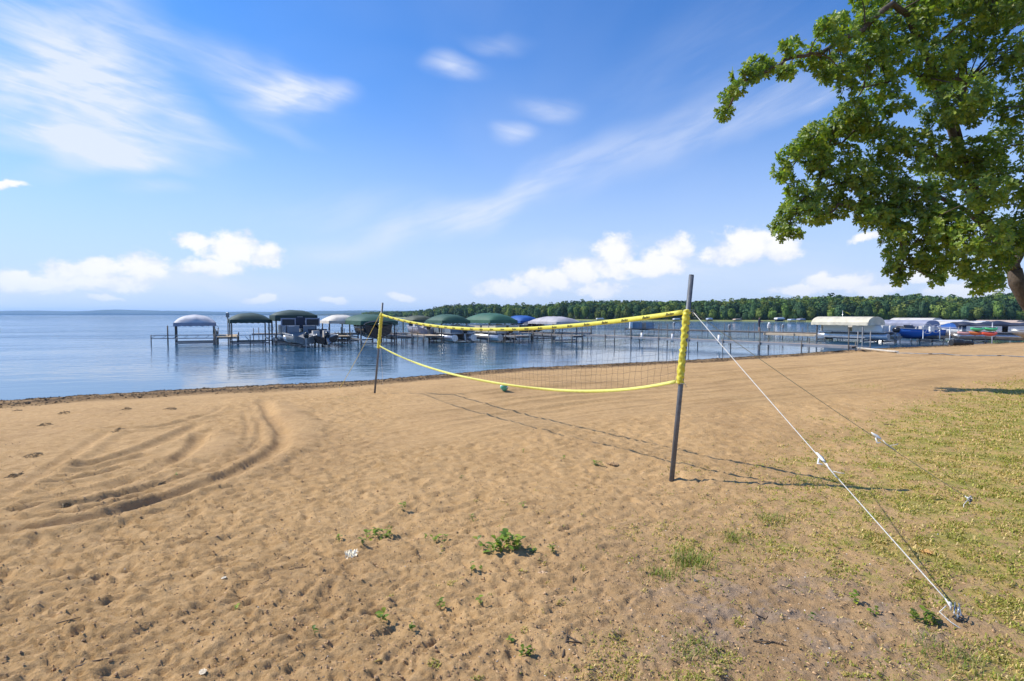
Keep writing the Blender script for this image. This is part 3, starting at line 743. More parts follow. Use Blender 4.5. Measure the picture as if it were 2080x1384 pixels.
# netting: 10 cm square mesh, joined because the cords are past counting
mb = MB(); nt_ = int(NETLEN / .10); nv = 9
for i in range(1, nt_):
    t = i / nt_; mb.tube([net_pt(t + .0009 * math.sin(i * 1.7 + j * 1.9) + .0007 * random.uniform(-1, 1), .03 + .94 * j / nv) - NO for j in range(nv + 1)], .0013, 3, cap=False)
for j in range(1, nv):
    mb.tube([net_pt(i / (nt_ * 2), .03 + .94 * j / nv + .008 * math.sin(i * .9 + j)) - NO for i in range(1, nt_ * 2)], .0013, 3, cap=False)
o = mb.build('netting', M_cord, net); tag(o, kind='stuff')
# maker's name printed along the tape
def print_words():
    cu_ = bpy.data.curves.new('word', 'FONT'); cu_.body = 'Baden'; cu_.size = .047; cu_.shear = .38; cu_.space_character = 1.0; cu_.offset = .0009
    ob = bpy.data.objects.new('word', cu_); COL.objects.link(ob); bpy.context.view_layer.update()
    dg = bpy.context.evaluated_depsgraph_get(); me = bpy.data.meshes.new_from_object(ob.evaluated_get(dg)); bpy.data.objects.remove(ob)
    vs = [v.co.copy() for v in me.vertices]; fs = [tuple(p.vertices) for p in me.polygons]
    wid = max(v.x for v in vs); pitch = .36; n = int(NETLEN / pitch)
    for k in range(n):
        s0 = NETLEN - .19 - k * pitch - wid
        if s0 < .1: break
        out = []
        for v in vs:
            t = (s0 + v.x) / NETLEN; c = net_pt(t, 0)
            out.append(c + Vector((0, 0, 1)) * (v.y - .016) + NRM * .0125 - NO)
        m2 = bpy.data.meshes.new('printed_word'); m2.from_pydata([tuple(p) for p in out], [], fs); m2.materials.append(M_ink); m2.update()
        o = bpy.data.objects.new('printed_word', m2); COL.objects.link(o); o.parent = top
print_words()

# guy ropes
def rope(name, a, b, r, m, label, sag=.02, slider=None, stake=None, tail=None, upper=None, extra=()):
    e = empty(name, b); n = 24; pts = []
    for i in range(n + 1):
        t = i / n; p = a.lerp(b, t); p.z -= sag * 4 * t * (1 - t); pts.append(p - b)
    MB().tube(pts, r, 6).build('line', m, e)
    dr = (a - b).normalized()
    if slider is not None:
        p = a.lerp(b, slider) - b; s = MB(); side = dr.cross(Vector((0, 1, 0))).normalized()
        sec = []
        for q, w in ((-.055, .007), (-.022, .014), (.0, .019), (.022, .014), (.045, .008)):
            c = p + dr * -q; sec.append([c + side * w, c + Vector((0, -1, 0)) * .008, c - side * w * .8, c + Vector((0, 1, 0)) * .008])
        s.loft(sec); s.tube([p + side * .02, p + side * .055 - dr * .04, p + side * .03 - dr * .06], .007, 6)
        s.build('rope_slider', M_white, e)
        MB().tube([p - dr * .06, p - dr * .10 + side * .01, p - dr * .20 + side * .012], r * 1.5, 6).build('doubled_line', M_rope, e)
        MB().tube([p - dr * .14, p - dr * .17 - side * .03, p - dr * .185 - side * .055], r * .9, 5).build('loose_end', M_rope, e)
    MB().sphere(dr * .02, .011, 8, 6).tube([dr * .05, dr * .0 + Vector((-.012, 0, 0)), Vector((-.01, 0, -.02))], .005, 6).build('knot', M_rope, e)
    if tail: MB().tube([Vector(q) for q in tail], r * .9, 5).build('loose_tail', M_rope, e)
    tag(e, label, 'rope', 'guy ropes of the net poles'); return e
def stake(loc, label, tilt=(.0, .5), long_eye=True):
    e = empty('ground_stake', loc, tilt[0]); e.scale = (.72, .72, .72)
    m = MB(); m.tube([(0, 0, -.12), (0, 0, .06)], .006, 8).ring((0, 0, .085), .024, .0055, axis='y', n=16, m=6); o = m.build('eye_pin', M_steel, e); o.rotation_euler = (0, tilt[1], 0)
    if long_eye:
        m = MB().tube([(-.115, -.012, .085), (-.02, -.022, .03), (0, 0, .02), (-.02, .022, .03), (-.115, .012, .085)], .005, 6); m.build('snap_hook', M_steel, e)
        MB().ring((0.01, 0, .015), .03, .006, axis='z', n=14, m=6).box((.03, 0, .01), (.05, .03, .012)).build('anchor_ring', M_dark, e)
    else:
        MB().ring((0, 0, .05), .020, .006, axis='x', n=14, m=6).build('anchor_ring', M_dark, e)
    tag(e, label, 'ground stake', 'stakes of the guy ropes'); return e
S1 = GP(1945, 1262); S2 = GP(1970, 1026)
stake_1 = stake(S1, 'steel eye stake with snap hook, holding the white rope in the turf', (-2.2, .3))
stake_2 = stake(S2, 'small dark ring stake in the dry turf behind the white rope, holding the olive rope', (.4, .2), False)
atN = on_pole(NP0, dN, NP0.z + dN.z * .835) + Vector((.045, 0, -.01))
mid = P(1432, 612, NP0.y - .12)
rope('white_guy_rope', atN, S1 + Vector((-.015, .02, .062)), .0036, M_rope, 'taut white guy rope from the near pole down to the stake in the turf', .015, .655, tail=((-.03, .01, 0), (-.075, .0, -.03), (-.05, -.05, -.06), (-.01, -.10, -.085)))
rope('olive_guy_rope', atN, S2 + Vector((0, 0, .045)), .0034, M_rope2, 'thin olive guy rope from the near pole to the ring stake further back', .03, .70, tail=((-.02, 0, 0), (-.1, -.05, -.03), (-.16, -.12, -.055), (-.24, -.13, -.06)))
atF = on_pole(FP0, dF, 2.62)
S3 = GP(690, 792)
rope('yellow_guy_rope', atF, S3 + Vector((0, 0, .02)), .0065, M_ropey, 'thin yellow guy rope running from the far pole left to the weedy waterline', .05)
S4 = GP(778, 782)
rope('pale_guy_rope', on_pole(FP0, dF, 2.0), S4 + Vector((0, 0, .02)), .003, M_rope, 'thin pale rope close beside the far pole, hanging from the net sleeve', .03)

# the ball
def ball():
    m = bpy.data.materials.new('ball_panels'); m.use_nodes = True; t = m.node_tree; b = t.nodes['Principled BSDF']; b.inputs['Roughness'].default_value = .4
    at = t.nodes.new('ShaderNodeAttribute'); at.attribute_name = 'col'; t.links.new(at.outputs['Color'], b.inputs['Base Color'])
    # cube-sphere with three strips per side, each strip a panel proud of its seam
    V = []; F = []; C = []; n = 9
    pal = {0: [(.75, .78, .74), (.05, .52, .32), (.06, .50, .30)], 1: [(.05, .50, .30), (.78, .80, .76), (.02, .04, .07)], 2: [(.06, .48, .28), (.07, .56, .36), (.70, .74, .70)]}
    for ax in range(3):
        for sg in (-1, 1):
            for st in range(3):
                b0 = len(V)
                for i in range(5):
                    for j in range(n + 1):
                        u = -1 + 2 * (st + i / 4) / 3; v = -1 + 2 * j / n
                        q = [0, 0, 0]; q[ax] = sg; q[(ax + 1) % 3] = math.tan(u * math.pi / 4); q[(ax + 2) % 3] = math.tan(v * math.pi / 4)
                        d = Vector(q).normalized(); edge = i in (0, 4) or j in (0, n)
                        V.append(d * (.1045 if edge else .107)); C.append(pal[ax][st] if not edge else (.2, .22, .2))
                for i in range(4):
                    for j in range(n):
                        a = b0 + i * (n + 1) + j; f = (a, a + n + 1, a + n + 2, a + 1); F.append(f if sg > 0 else f[::-1])
    me = mesh_np('volleyball', [tuple(v) for v in V], F, m, col=np.array(C), smooth=True)
    o = link('volleyball', me); p = G(1024, 797); o.location = (p.x, p.y, gz(p.x, p.y) + .098); o.rotation_euler = (.5, .6, 2.3)
    tag(o, 'green and white volleyball lying on the sand beyond the net', 'ball')
ball()

# ------------------------------------------------------------------ oak at the right
M_bark = mat('oak_bark', (.085, .065, .05), rough=.9, var=.35, vscale=9, bump=.9, bscale=22)
M_oak = mat('oak_leaves', None, rough=.42, var=.15, vscale=3, attr='col', trans=.48, spec=.6)
LEAFV = np.array([(0, 0, 0), (0, .38, -.03), (0, .68, -.04), (0, 1.02, -.10), (.27, .26, .05), (.12, .42, .01), (.36, .62, .07), (.14, .72, .0), (.22, .94, .0)])
LT = [(0, 4, 1), (4, 5, 1), (5, 6, 2), (5, 2, 1), (6, 7, 2), (7, 3, 2), (7, 8, 3)]
LEAF_V = np.vstack([LEAFV, LEAFV[4:] * (-1, 1, 1)])          # 14 vertices
def _mir(i): return i if i < 4 else i + 5
LEAF_F = np.array(LT + [tuple(_mir(i) for i in f)[::-1] for f in LT])
SIMP_V = np.array([(0, 0, 0), (.26, .55, .04), (0, 1, -.06), (-.26, .55, .04)]); SIMP_F = np.array([(0, 1, 2), (0, 2, 3)])
def place_leaves(tv, tf, pos, dirs, nrm, size):
    side = np.cross(dirs, nrm); side /= np.linalg.norm(side, axis=1)[:, None] + 1e-9; nr = np.cross(side, dirs)
    V = pos[:, None, :] + size[:, None, None] * (tv[None, :, 0:1] * side[:, None, :] + tv[None, :, 1:2] * dirs[:, None, :] + tv[None, :, 2:3] * nr[:, None, :])
    F = tf[None] + (np.arange(len(pos)) * len(tv))[:, None, None]
    return V.reshape(-1, 3), F.reshape(-1, tf.shape[1])
OD = 14.5
CL = []      # clumps: photo column, row, radius in photo pixels, distance
for a in [(1485, 218, 17, 12), (1478, 200, 15, 12), (1492, 183, 17, 12), (1505, 160, 20, 12), (1528, 148, 24, 12.1), (1552, 128, 22, 12.2), (1575, 130, 18, 12.2), (1592, 150, 16, 12.2), (1600, 103, 20, 12.3), (1617, 132, 16, 12.4),
          (1655, 78, 20, 12.6), (1648, 112, 24, 12.6), (1668, 128, 22, 12.7), (1690, 100, 30, 12.7), (1690, 150, 22, 12.9), (1700, 55, 30, 12.8), (1722, 118, 34, 13), (1740, 5, 18, 13), (1722, 25, 22, 13), (1765, 70, 42, 13.2), (1760, 130, 38, 13.3),
          (1800, 40, 45, 13.4), (1690, 168, 15, 13), (1730, 175, 24, 13.2), (1790, 110, 45, 13.5), (1715, 145, 25, 13.1), (1750, 215, 30, 13.6), (1722, 228, 24, 13.7), (1755, 245, 34, 13.8), (1700, 255, 30, 14), (1665, 268, 26, 14.1), (1640, 282, 28, 14.2), (1625, 300, 26, 14.2),
          (1600, 318, 26, 14.2), (1588, 345, 20, 14.1), (1605, 350, 20, 14.2), (1640, 325, 34, 14.3), (1690, 305, 34, 14.2), (1665, 350, 30, 14.3), (1725, 275, 36, 14.2), (1715, 330, 26, 14.5), (1620, 385, 22, 14.4), (1640, 400, 30, 14.4), (1610, 425, 24, 14.5), (1600, 455, 24, 14.6),
          (1585, 475, 18, 14.6), (1607, 478, 14, 14.6), (1640, 440, 30, 14.5), (1665, 415, 32, 14.5), (1690, 380, 38, 14.5), (1680, 440, 22, 14.6), (1722, 370, 38, 14.4), (1722, 420, 30, 14.4), (1760, 345, 40, 14.3), (1755, 400, 44, 14.1), (1735, 448, 24, 14.2), (1775, 450, 40, 14.1), (1795, 478, 26, 14),
          (1790, 300, 44, 14.2), (1775, 255, 36, 14.4), (1810, 390, 52, 13.9), (1840, 320, 55, 13.8), (1825, 440, 48, 13.7), (1850, 480, 40, 13.7), (1830, 520, 28, 14), (1822, 548, 20, 14), (1835, 570, 15, 14), (1850, 545, 24, 14), (1868, 515, 36, 13.9), (1885, 535, 24, 14), (1890, 470, 50, 13.6),
          (1905, 548, 24, 14), (1899, 572, 15, 14), (1925, 520, 40, 13.9), (1945, 552, 26, 14.2), (1962, 575, 18, 14.4), (1985, 580, 22, 14.5), (2003, 590, 13, 14.5), (1975, 545, 38, 14.3), (2020, 570, 24, 14.8), (2015, 535, 40, 14.6), (1940, 455, 55, 13.7), (1870, 395, 55, 13.6), (1790, 180, 42, 13.8), (1820, 130, 50, 13.8),
          (1840, 70, 55, 13.8), (1860, 10, 55, 13.8), (1810, 225, 34, 14.2), (1900, 240, 40, 14), (1870, 290, 46, 13.8), (1800, -10, 40, 13.6), (1870, 180, 34, 14.4), (1905, 130, 55, 13.6), (2075, 505, 45, 15), (2040, 480, 52, 14.6)]: CL.append(a)
g_ = np.random.default_rng(21)
for yy in range(-80, 520, 62):
    for xx in range(1915, 2230, 66):
        px_ = xx + g_.uniform(-24, 24); py_ = yy + g_.uniform(-24, 24)
        if py_ > 440 and px_ > 2000 and g_.uniform() < .3: continue
        CL.append((px_, py_, g_.uniform(44, 66), g_.uniform(12.6, 15.6)))
def oak():
    base = Vector((16.9, 16.2, gz(16.9, 16.2)))
    e = empty('oak_tree', base); tag(e, 'big leafy oak leaning in from the right edge with a dark crooked trunk', 'tree')
    q = lambda a, b, D: P(a, b, D)
    fork = q(2040, 520, 15.8)
    trunk = [Vector((16.95, 16.2, base.z - .3)), Vector((16.6, 16.2, 1.3)), Vector((15.9, 16.1, 2.2)), q(2088, 610, 15.9), q(2066, 575, 15.8), q(2060, 548, 15.8)]
    MB().tube([p - base for p in trunk], [.42, .34, .27, .23, .20, .18], 14).build('trunk', M_bark, e)
    stem = trunk[-1]
    limbs = [[stem, q(2075, 500, 15.9), q(2110, 420, 15.9), q(2150, 300, 15.8), q(2180, 100, 15.5), q(2230, -150, 15.5), q(2200, -380, 15.5)],
             [stem, q(2040, 500, 15.4), q(1990, 430, 14.9), q(1960, 330, 14.5), q(1920, 220, 14.2), q(1880, 110, 13.8), q(1845, 35, 13.6), q(1812, 8, 13.3), q(1770, 45, 13.1), q(1742, 68, 13), q(1700, 85, 12.8), q(1668, 107, 12.6), q(1618, 112, 12.4), q(1590, 128, 12.3), q(1560, 145, 12.2), q(1525, 155, 12.1), q(1497, 175, 12), q(1484, 212, 12)],
             [q(1960, 330, 14.5), q(1945, 250, 14.3), q(1965, 165, 14.2), q(1925, 158, 14), q(1870, 155, 13.9), q(1848, 145, 13.8), q(1800, 168, 13.7), q(1755, 178, 13.6)],
             [q(1990, 430, 14.9), q(1930, 340, 14.7), q(1880, 300, 14.6), q(1800, 268, 14.5), q(1760, 258, 14.4), q(1735, 268, 14.3), q(1710, 290, 14.3), q(1660, 300, 14.3), q(1620, 325, 14.3)],
             [q(2040, 500, 15.4), q(1960, 430, 14.8), q(1870, 380, 14.5), q(1790, 350, 14.5), q(1720, 370, 14.5), q(1660, 385, 14.5), q(1625, 410, 14.5), q(1600, 460, 14.6)],
             [q(1960, 430, 14.8), q(1880, 440, 14.4), q(1800, 420, 14.3), q(1740, 420, 14.3), q(1702, 415, 14.4), q(1690, 432, 14.4), q(1672, 436, 14.5)],
             [stem, q(2010, 515, 15.3), q(1950, 490, 14.7), q(1890, 490, 14.3), q(1850, 500, 14.1), q(1830, 540, 14)],
             [stem, q(2030, 535, 15.4), q(1990, 545, 14.9), q(1965, 555, 14.5)]]
    for i, l in enumerate(limbs):
        n = len(l); r0 = (.16, .125, .06, .07, .08, .06, .07, .05)[i]; r1 = (.05, .018, .018, .018, .015, .02, .02, .02)[i]
        pts = []; rs = []
        for k in range(n - 1):
            for s in range(3):
                t = s / 3; p = l[k].lerp(l[k + 1], t); j = r0 * .35 if (k or s) else 0
                p = p + Vector((random.uniform(-j, j), random.uniform(-j, j), random.uniform(-j, j))); pts.append(p); rs.append(r0 + (r1 - r0) * ((k + t) / (n - 1)) ** .7)
        pts.append(l[-1]); rs.append(r1)
        MB().tube([p - base for p in pts], rs, 9).build('limb', M_bark, e)
    nodes = [p for l in limbs for p in l] + [l[k].lerp(l[k + 1], .5) for l in limbs for k in range(len(l) - 1)]
    tw = MB(); pos = []; dr = []; big = []; cidx = []
    clumps = []
    for (a, b, r, D) in CL:
        c = P(a, b, D) + Vector((0, random.uniform(-.5, .5), 0)); rr = r * D / FPX * (.92 if a < 1800 else .84); clumps.append((c, rr, True))
    for k in range(95):      # the rest of the crown, outside the picture and behind
        th = random.uniform(0, 6.28); ph = random.uniform(-.25, 1.45); cc = Vector((19.0, 17.5, 6.2)); c = cc + Vector((math.cos(th) * math.cos(ph) * 7.6, math.sin(th) * math.cos(ph) * 6.5, math.sin(ph) * 8.0)) * random.uniform(.7, 1)
        d = c - Vector((0, 0, CZ)); pxl = 1040 + FPX * d.x / max(d.y, .1)
        if pxl < 2160 and d.y > 0: continue
        clumps.append((c, random.uniform(.9, 1.3), False))
    for c, rr, seen in clumps:
        best = min(nodes, key=lambda p: (p - c).length) if seen else (c * .55 + Vector((17.5, 16.5, 5.5)) * .45)
        mid_ = best.lerp(c, .5) + Vector((random.uniform(-.1, .1), random.uniform(-.1, .1), .08)) * (c - best).length
        if (best - c).length > .15: tw.tube([p - base for p in (best, mid_, c)], [.022, .015, .008], 4, cap=False)
        nro = int((rr ** 1.9) * (235 if seen else 45)) + 6
        for i in range(nro):
            d = Vector(np.random.default_rng(len(pos) * 3 + i).normal(size=3)).normalized() if False else Vector((random.gauss(0, 1), random.gauss(0, 1), random.gauss(0, 1))).normalized()
            d.z = d.z * .8 + .15
            p = c + d * rr * (random.uniform(.25, 1) ** .5)
            if seen and i % 4 == 0: tw.tube([c.lerp(p, .25) - base, p - base], [.006, .003], 3, cap=False)
            ax = (d + Vector((random.gauss(0, .35), random.gauss(0, .35), random.gauss(.15, .35)))).normalized()
            sh = 1.0
            for j in range(7 if seen else 5):
                x = ax.orthogonal().normalized(); x.rotate(Matrix.Rotation(j * 2.4 + i, 3, ax))
                dd = (ax * random.uniform(.15, .9) + x).normalized(); dd.z -= random.uniform(0, .35); dd.normalize()
                nn = (ax + Vector((-.35, -.25, .35)) + Vector((random.gauss(0, .3), random.gauss(0, .3), random.gauss(0, .3)))).normalized()
                pos.append(p - base + dd * .015); dr.append((dd, nn)); big.append(seen and (random.random() < .72 or rr < .42)); cidx.append(p.y)
    tw.build('twigs', M_bark, e)['kind'] = 'stuff'
    pos = np.array([tuple(p) for p in pos]); D_ = np.array([tuple(a) for a, b in dr]); N_ = np.array([tuple(b) for a, b in dr]); big = np.array(big)
    n = len(pos); g = np.random.default_rng(3); size = g.uniform(.09, .155, n)
    base_c = np.array([(.19, .28, .035), (.15, .24, .032), (.24, .32, .040), (.12, .21, .038), (.28, .34, .045)])
    wn_ = fbm(pos[:, 0] * .7 + pos[:, 1] * .3, pos[:, 2] * .7, 2, 41)
    colr = base_c[g.integers(0, 5, n)] * g.uniform(.8, 1.25, (n, 1)) * (1 + .22 * wn_[:, None])
    # the 300 nearest of the branch tip are leaves of their own
    cand = np.where(big)[0]; px_of = 1040 + FPX * (pos[cand, 0] + base.x) / (pos[cand, 1] + base.y)
    order = cand[np.argsort(np.hypot(np.hypot(pos[cand, 0] + base.x, pos[cand, 1] + base.y), pos[cand, 2] + base.z - CZ) + np.where(px_of > 2080, 50, 0))][:300]
    single = np.zeros(n, bool); single[order] = True
    b_ = big & ~single
    V1, F1 = place_leaves(LEAF_V, LEAF_F, pos[b_], D_[b_], N_[b_], size[b_]); V2, F2 = place_leaves(SIMP_V, SIMP_F, pos[~big], D_[~big], N_[~big], size[~big])
    C1 = np.repeat(colr[b_], len(LEAF_V), 0); C2 = np.repeat(colr[~big], 4, 0)
    me = mesh_np('foliage', np.vstack([V1, V2]), np.vstack([F1, F2 + len(V1)]), M_oak, col=np.vstack([C1, C2]))
    tag(link('foliage', me, e), kind='stuff')
    leafm = [mesh_np('leaf', LEAF_V, LEAF_F, M_oak, col=np.tile(base_c[k] , (len(LEAF_V), 1))) for k in range(5)]
    for i in order:
        d = Vector(D_[i]); s = d.cross(Vector(N_[i])).normalized(); nr = s.cross(d)
        o = link('leaf', leafm[int(i) % 5], e); m = Matrix((s, d, nr)).transposed().to_4x4() @ Matrix.Scale(float(size[i]), 4); m.translation = Vector(pos[i]); o.matrix_local = m
    print('oak leaves', n, 'lobed', int(b_.sum()))
oak()

# ------------------------------------------------------------------ docks
def frame_of(p0, p1):
    a = Vector(p0); b = Vector(p1); d = b - a; return a, b, d, math.atan2(d.y, d.x), d.length
def dock(name, p0, p1, w, label, z0=.6, z1=None, step=3.0, above=(.1, .9), pm=None, planks=M_plank, fascia=None, post_r=.035, group='docks and walkways', thick=.10, cat='dock'):
    z1 = z0 if z1 is None else z1
    a, b, d, ang, ln = frame_of((p0[0], p0[1]), (p1[0], p1[1]))
    e = empty(name, (a.x, a.y, 0), ang); pm = pm or M_postd; fascia = fascia or M_alu
    sl = (z1 - z0) / ln; zz = lambda x: z0 + sl * x
    n = int(ln / .145); m = MB()
    for i in range(n):
        x = (i + .5) * ln / n; m.box((x, random.uniform(-.01, .01), zz(x) + .005 * random.random()), (ln / n - .012, w, .035), ry=-math.atan(sl))
    o = m.build('deck_planks', planks, e); tag(o, kind='stuff')
    for s in (-1, 1):
        MB().bar((0, s * (w / 2 + .03), zz(0) - thick / 2), (ln, s * (w / 2 + .03), zz(ln) - thick / 2), .05, thick + .06).build('side_rail', fascia, e)
    k = max(1, int(round(ln / step)))
    for i in range(k + 1):
        x = .15 + (ln - .3) * i / k
        for s in (-1, 1):
            h = above[0] + (above[1] - above[0]) * random.random()
            MB().tube([(x, s * (w / 2 + .10), -1.3), (x + random.uniform(-.03, .03), s * (w / 2 + .10) + random.uniform(-.02, .02), zz(x) + h)], post_r, 8).build('post', pm, e)
        MB().bar((x, -w / 2 - .1, zz(x) - .12), (x, w / 2 + .1, zz(x) - .12), .05, .06).build('cross_bar', pm, e)
    tag(e, label, cat, group); return e
DA0 = (7, 51.5); DA1 = (21.8, 34.4)
dock('long_dock', DA1, DA0, 1.1, 'low grey walkway nearest the beach, running from the sand out to the boat lifts', z0=.5, z1=.62, above=(.15, 1.15), post_r=.038, planks=M_plank)
dock('far_dock', (33, 55), (16.0, 75.0), 1.2, 'thin dark walkway further out where the man stands fishing', z0=.62, above=(.5, 1.0), post_r=.032, fascia=M_postd)
dock('shore_dock', (46.5, 43.6), (33.2, 54.8), 1.2, 'dark edged walkway reaching the sand at the right with boats moored behind', z0=.55, z1=.62, above=(.8, 1.35), post_r=.038, pm=M_tubes, fascia=M_postd, thick=.14)
dock('tan_dock', (27.5, 58.6), (35.6, 49.6), 1.2, 'walkway with bright tan wooden edge just in front of the thin dark walkway', z0=.55, z1=.5, above=(.05, .1), planks=M_plank2, fascia=M_plank2, thick=.16)
dock('main_pier', (-24.5, 51.5), (8, 55), 1.3, 'pier behind the row of canopied boat lifts', z0=.72, above=(.1, .8))
PX = lambda px, D: P(px, 640, D).x
for px, D0, D1, w, lb in ((460, 45, 51, 1.5, 'short brown finger dock between the pale and the first green canopy'), (652, 46, 51.5, .9, 'short finger dock beside the twin outboard motors'),
                          (700, 46.5, 51.5, .9, 'short tan finger dock under the white canopy'), (822, 45.5, 52, 1.2, 'short finger dock right of the far net pole'), (882, 47.5, 53, 1.6, 'brown platform dock left of the grey fenced pontoon boat'),
                          (1062, 47, 54, 1.2, 'finger dock with many dark posts below the grey canopy'), (1175, 47.5, 54, 1.0, 'finger dock at the right end of the canopied lifts')):
    x1 = PX(px, D0); dock('finger_dock', (x1, D0), (x1 - (D1 - D0) * .5, D1), w, lb, z0=.66, step=2.0, above=(.1, .7), pm=M_postd, planks=M_plank2 if px in (460, 700, 882) else M_plank)
# pale catwalk sticking out at the left end
def catwalk():
    a = P(310, 690, 45.0); b = P(441, 690, 46.0); e = empty('catwalk', (a.x, a.y, 0), math.atan2(b.y - a.y, b.x - a.x)); L_ = math.hypot(b.x - a.x, b.y - a.y)
    for z in (.53, .80):
        for s in (-.3, .3): MB().bar((0, s, z), (L_, s, z), .05, .05).build('rail', M_alu, e)
    for i in range(7):
        x = L_ * i / 6
        MB().bar((x, -.3, .53), (min(L_, x + (.35 if i < 6 else 0)), -.3, .80), .03, .03).bar((x, -.3, .53), (x, .3, .53), .03, .03).build('brace', M_postl, e)
    for x, h in ((.03, .85), (L_ * .26, 1.62), (L_ * .98, .9)):
        MB().tube([(x, -.36, -1.2), (x, -.36, h)], .055 if h > 1 else .04, 8).build('post', M_postd, e)
    tag(e, 'bare metal catwalk frame jutting out left under the pale canopy', 'catwalk', 'docks and walkways')
catwalk()
def bare_frame():   # frame across dock at 480..560
    a = P(482, 690, 45.3); b = P(585, 690, 46.3); e = empty('boat_rack_frame', (a.x, a.y, 0), math.atan2(b.y - a.y, b.x - a.x)); L_ = math.hypot(b.x - a.x, b.y - a.y)
    for z in (.34, .80): MB().bar((0, 0, z), (L_, 0, z), .06, .09 if z < .5 else .05).build('rail', M_postd if z < .5 else M_alu, e)
    for i in range(5): MB().tube([(L_ * i / 4, 0, -.9), (L_ * i / 4, 0, .84)], .035, 8).build('post', M_postd, e)
    for i in (1, 3): MB().bar((L_ * i / 4 - .1, 0, .40), (L_ * i / 4 - .35, -.1, .70), .09, .06).build('bunk_pad', M_white, e)
    tag(e, 'low dark rack frame below the first green canopy', 'rack')
bare_frame()

# ------------------------------------------------------------------ boat lifts with canopies
def canopy_mesh(W_, L_, z0, z1, style, seed):
    nu, nv = 20, 26; V = []; H = z1 - z0
    for j in range(nv + 1):
        v = -1 + 2 * j / nv
        for i in range(nu + 1):
            u = -1 + 2 * i / nu
            if style == 'dome':
                h = (1 - abs(u) ** 2.3) ** .75 * (1 - abs(v) ** 3.2) ** .55
                # vinyl sags a little between the ribs of the frame
                h *= 1 - .10 * (1 - abs(math.cos(v * math.pi * 2.5))) - .015 * math.sin(u * 9 + seed)
            else:
                h = min(1.0, (1 - abs(u) ** 2.0) ** .6 * 1.06) * (1 if abs(v) < .999 else .97); h *= 1 - .02 * (1 - abs(math.cos(v * math.pi * 3)))
            V.append((u * W_ / 2, v * L_ / 2, z0 + H * h + .012 * float(pn(u * 3 + seed, v * 5, 3))))
    F = [(j * (nu + 1) + i, j * (nu + 1) + i + 1, (j + 1) * (nu + 1) + i + 1, (j + 1) * (nu + 1) + i) for j in range(nv) for i in range(nu)]
    return V, F
def valance_mesh(W_, L_, z0, drop, scallop, seed, ends=False, H=0):
    pts = []; n1 = 22; n2 = 30
    for i in range(n1): pts.append((-W_ / 2 + W_ * i / n1, -L_ / 2))
    for i in range(n2): pts.append((W_ / 2, -L_ / 2 + L_ * i / n2))
    for i in range(n1): pts.append((W_ / 2 - W_ * i / n1, L_ / 2))
    for i in range(n2): pts.append((-W_ / 2, L_ / 2 - L_ * i / n2))
    V = []; n = len(pts)
    for i, (x, y) in enumerate(pts):
        k = 1.012; b = z0 - drop + (scallop * abs(math.sin(i * math.pi / 3 + .3)) if scallop else 0) + .02 * float(pn(i * .3, seed, 5)); fl = 1 + .006 * math.sin(i * 1.1)
        V += [(x * 1.003, y * 1.003, z0 + .01), (x * k * fl, y * k * fl, (z0 + b) / 2), (x * k, y * k, b)]
    F = []
    for i in range(n):
        j = (i + 1) % n; F += [(i * 3, i * 3 + 1, j * 3 + 1, j * 3), (i * 3 + 1, i * 3 + 2, j * 3 + 2, j * 3 + 1)]
    return V, F
def canvas(name, c): return mat(name, c, rough=.62, var=.16, vscale=1.8, bump=.35, bscale=3.0, trans=.10)
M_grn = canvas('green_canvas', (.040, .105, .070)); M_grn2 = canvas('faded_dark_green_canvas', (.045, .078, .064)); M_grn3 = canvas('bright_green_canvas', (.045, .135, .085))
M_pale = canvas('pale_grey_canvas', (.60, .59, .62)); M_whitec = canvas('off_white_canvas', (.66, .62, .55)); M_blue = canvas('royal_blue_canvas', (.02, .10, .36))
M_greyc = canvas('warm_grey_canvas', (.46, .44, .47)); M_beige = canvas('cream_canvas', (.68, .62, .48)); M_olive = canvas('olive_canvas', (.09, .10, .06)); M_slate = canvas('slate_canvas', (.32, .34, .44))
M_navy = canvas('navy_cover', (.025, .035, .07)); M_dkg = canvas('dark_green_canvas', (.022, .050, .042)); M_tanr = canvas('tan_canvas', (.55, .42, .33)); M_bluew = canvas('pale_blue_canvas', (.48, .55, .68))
LR = R(30)
